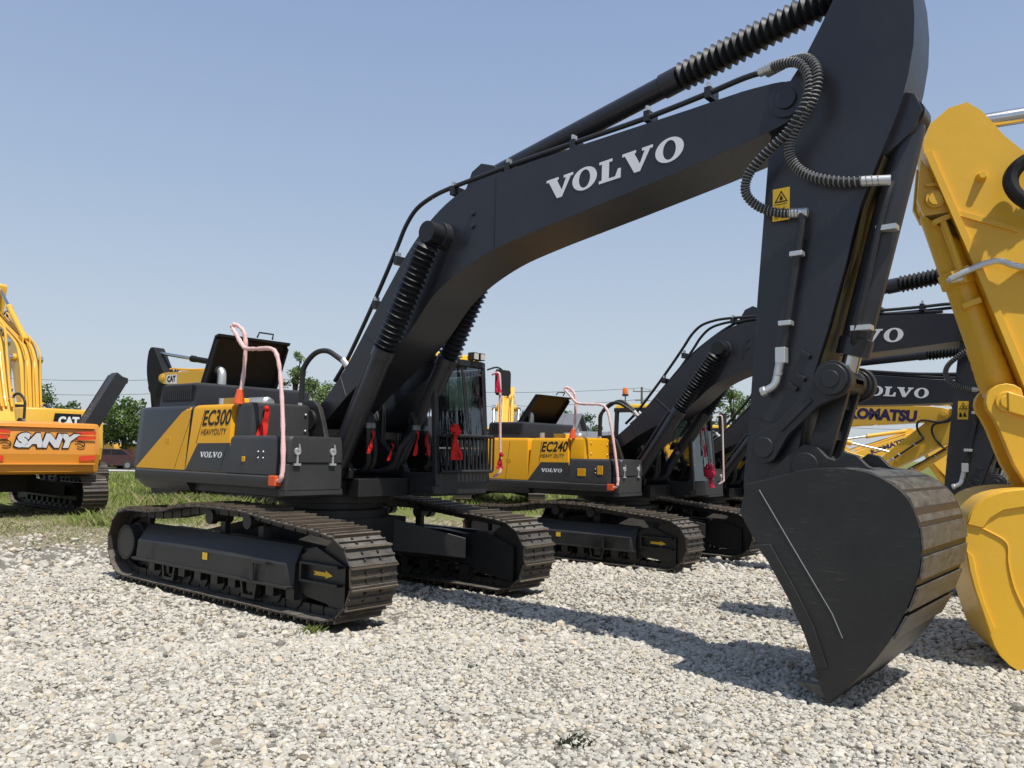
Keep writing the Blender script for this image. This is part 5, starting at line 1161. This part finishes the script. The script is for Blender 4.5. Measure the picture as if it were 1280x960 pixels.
def pole(label, p, h):
    root = thing('utility_pole', label, 'pole', p, ra, 1, 'utility poles beyond the yard')
    m = MB(); m.tube([(0, 0, -.3), (0, 0, h)], [.16, .11], 10); m.build('post', 'wood pole', root)
    c = MB(); c.ext(-.9, .9, -.05, .05, h-.5, h-.4); c.build('cross_arm', 'grey metal', root); c = MB(); c.ext(-.7, .7, -.05, .05, h-1.4, h-1.3); c.build('cross_arm', 'grey metal', root)
    
    for x in (-.8, 0, .8): i = MB(); i.cyl((x, 0, h-.4), (x, 0, h-.22), .05, n=8); i.build('insulator', 'plaster', root)
PL = [(-62, 78, 9.0), (-25.6, 80, 9.0), (13.0, 82, 8.6), (50, 84, 6.6)]
for nm, (r_, a_, h_) in zip(('utility pole beyond the left edge of the yard', 'utility pole hidden behind the raised black hood', 'utility pole behind the second black boom', 'utility pole beyond the right edge of the yard'), PL): pole(nm, at(r_, a_, -.1), h_)
def wire(label, p0, p1, sag):
    m = MB(); m.tube([p0.lerp(p1, t)-Vector((0, 0, sag*4*t*(1-t))) for t in np.linspace(0, 1, 25)], .02, 5)
    tag(m.build('power_line', 'rubber'), label, 'wire', 'power lines beyond the yard')
NMS = ('left', 'middle', 'right')
for i in range(3):
    for j, (dx, dh) in enumerate(((-.8, -.2), (.8, -1.3))):
        a = at(PL[i][0]+dx*.2, PL[i][1], PL[i][2]+dh); b = at(PL[i+1][0]+dx*.2, PL[i+1][1], PL[i+1][2]+dh)
        wire('%s power line of the %s span, crossing the sky beyond the yard' % (('upper', 'lower')[j], NMS[i]), a, b, 1.0+.3*j)

# ------------------------------------------------------------------ light, sky, camera
SUN_DIR = Vector((.50, -.13, 1.0)).normalized()       # towards the sun: early afternoon, high, in front of the row of machines
el = math.asin(SUN_DIR.z); az = atan2(SUN_DIR.x, SUN_DIR.y)
w = bpy.data.worlds.new('World'); sc.world = w; w.use_nodes = True; nt = w.node_tree
bg = nt.nodes['Background']; sky = nt.nodes.new('ShaderNodeTexSky'); sky.sky_type = 'NISHITA'; sky.sun_disc = False
sky.sun_elevation = el; sky.sun_rotation = az; sky.air_density = 1.0; sky.dust_density = 2.0; sky.ozone_density = 1.6; sky.altitude = 50
# summer haze: the clear sky is veiled by a pale blue-white layer that thickens towards the horizon
tc = nt.nodes.new('ShaderNodeTexCoord'); sx_ = nt.nodes.new('ShaderNodeSeparateXYZ'); nt.links.new(tc.outputs['Generated'], sx_.inputs[0])
rp = nt.nodes.new('ShaderNodeValToRGB'); e = rp.color_ramp.elements; nt.links.new(sx_.outputs[2], rp.inputs[0])
HZ = [(0.0, (4.75, 5.25, 5.65)), (.12, (4.4, 5.02, 5.75)), (.30, (3.25, 4.12, 5.5)), (.55, (2.2, 3.02, 4.95)), (1.0, (1.6, 2.3, 4.0))]
while len(e) < len(HZ): e.new(.5)
for k, (p_, c_) in enumerate(HZ): e[k].position = p_; e[k].color = (*[c/6 for c in c_], 1)
mu = nt.nodes.new('ShaderNodeVectorMath'); mu.operation = 'SCALE'; mu.inputs['Scale'].default_value = 6.0; nt.links.new(rp.outputs[0], mu.inputs[0])
mxs = nt.nodes.new('ShaderNodeMix'); mxs.data_type = 'RGBA'; mxs.inputs[0].default_value = .78; nt.links.new(sky.outputs[0], mxs.inputs[6]); nt.links.new(mu.outputs[0], mxs.inputs[7])
nt.links.new(mxs.outputs[2], bg.inputs[0]); bg.inputs[1].default_value = .13
sl = bpy.data.lights.new('sun', 'SUN'); sl.energy = 4.9; sl.angle = radians(.6); sl.color = (1, .96, .90)
so = bpy.data.objects.new('sun', sl); COL.objects.link(so); so.rotation_euler = SUN_DIR.to_track_quat('Z', 'Y').to_euler(); so.location = (0, 0, 30)
cd = bpy.data.cameras.new('camera'); cam = bpy.data.objects.new('camera', cd); COL.objects.link(cam)
cd.sensor_width = 36; cd.lens = FPX/1280*36; cd.clip_start = .05; cd.clip_end = 4000
cam.matrix_world = Matrix(((RGT.x, UPV.x, -FWD.x, CAM.x), (RGT.y, UPV.y, -FWD.y, CAM.y), (RGT.z, UPV.z, -FWD.z, CAM.z), (0, 0, 0, 1)))
sc.camera = cam
sc.view_settings.view_transform = 'Standard'; sc.view_settings.look = 'None'; sc.view_settings.exposure = 0; sc.view_settings.gamma = 1
sc.cycles.max_bounces = 8; sc.cycles.transparent_max_bounces = 12
sc.cycles.use_denoising = True
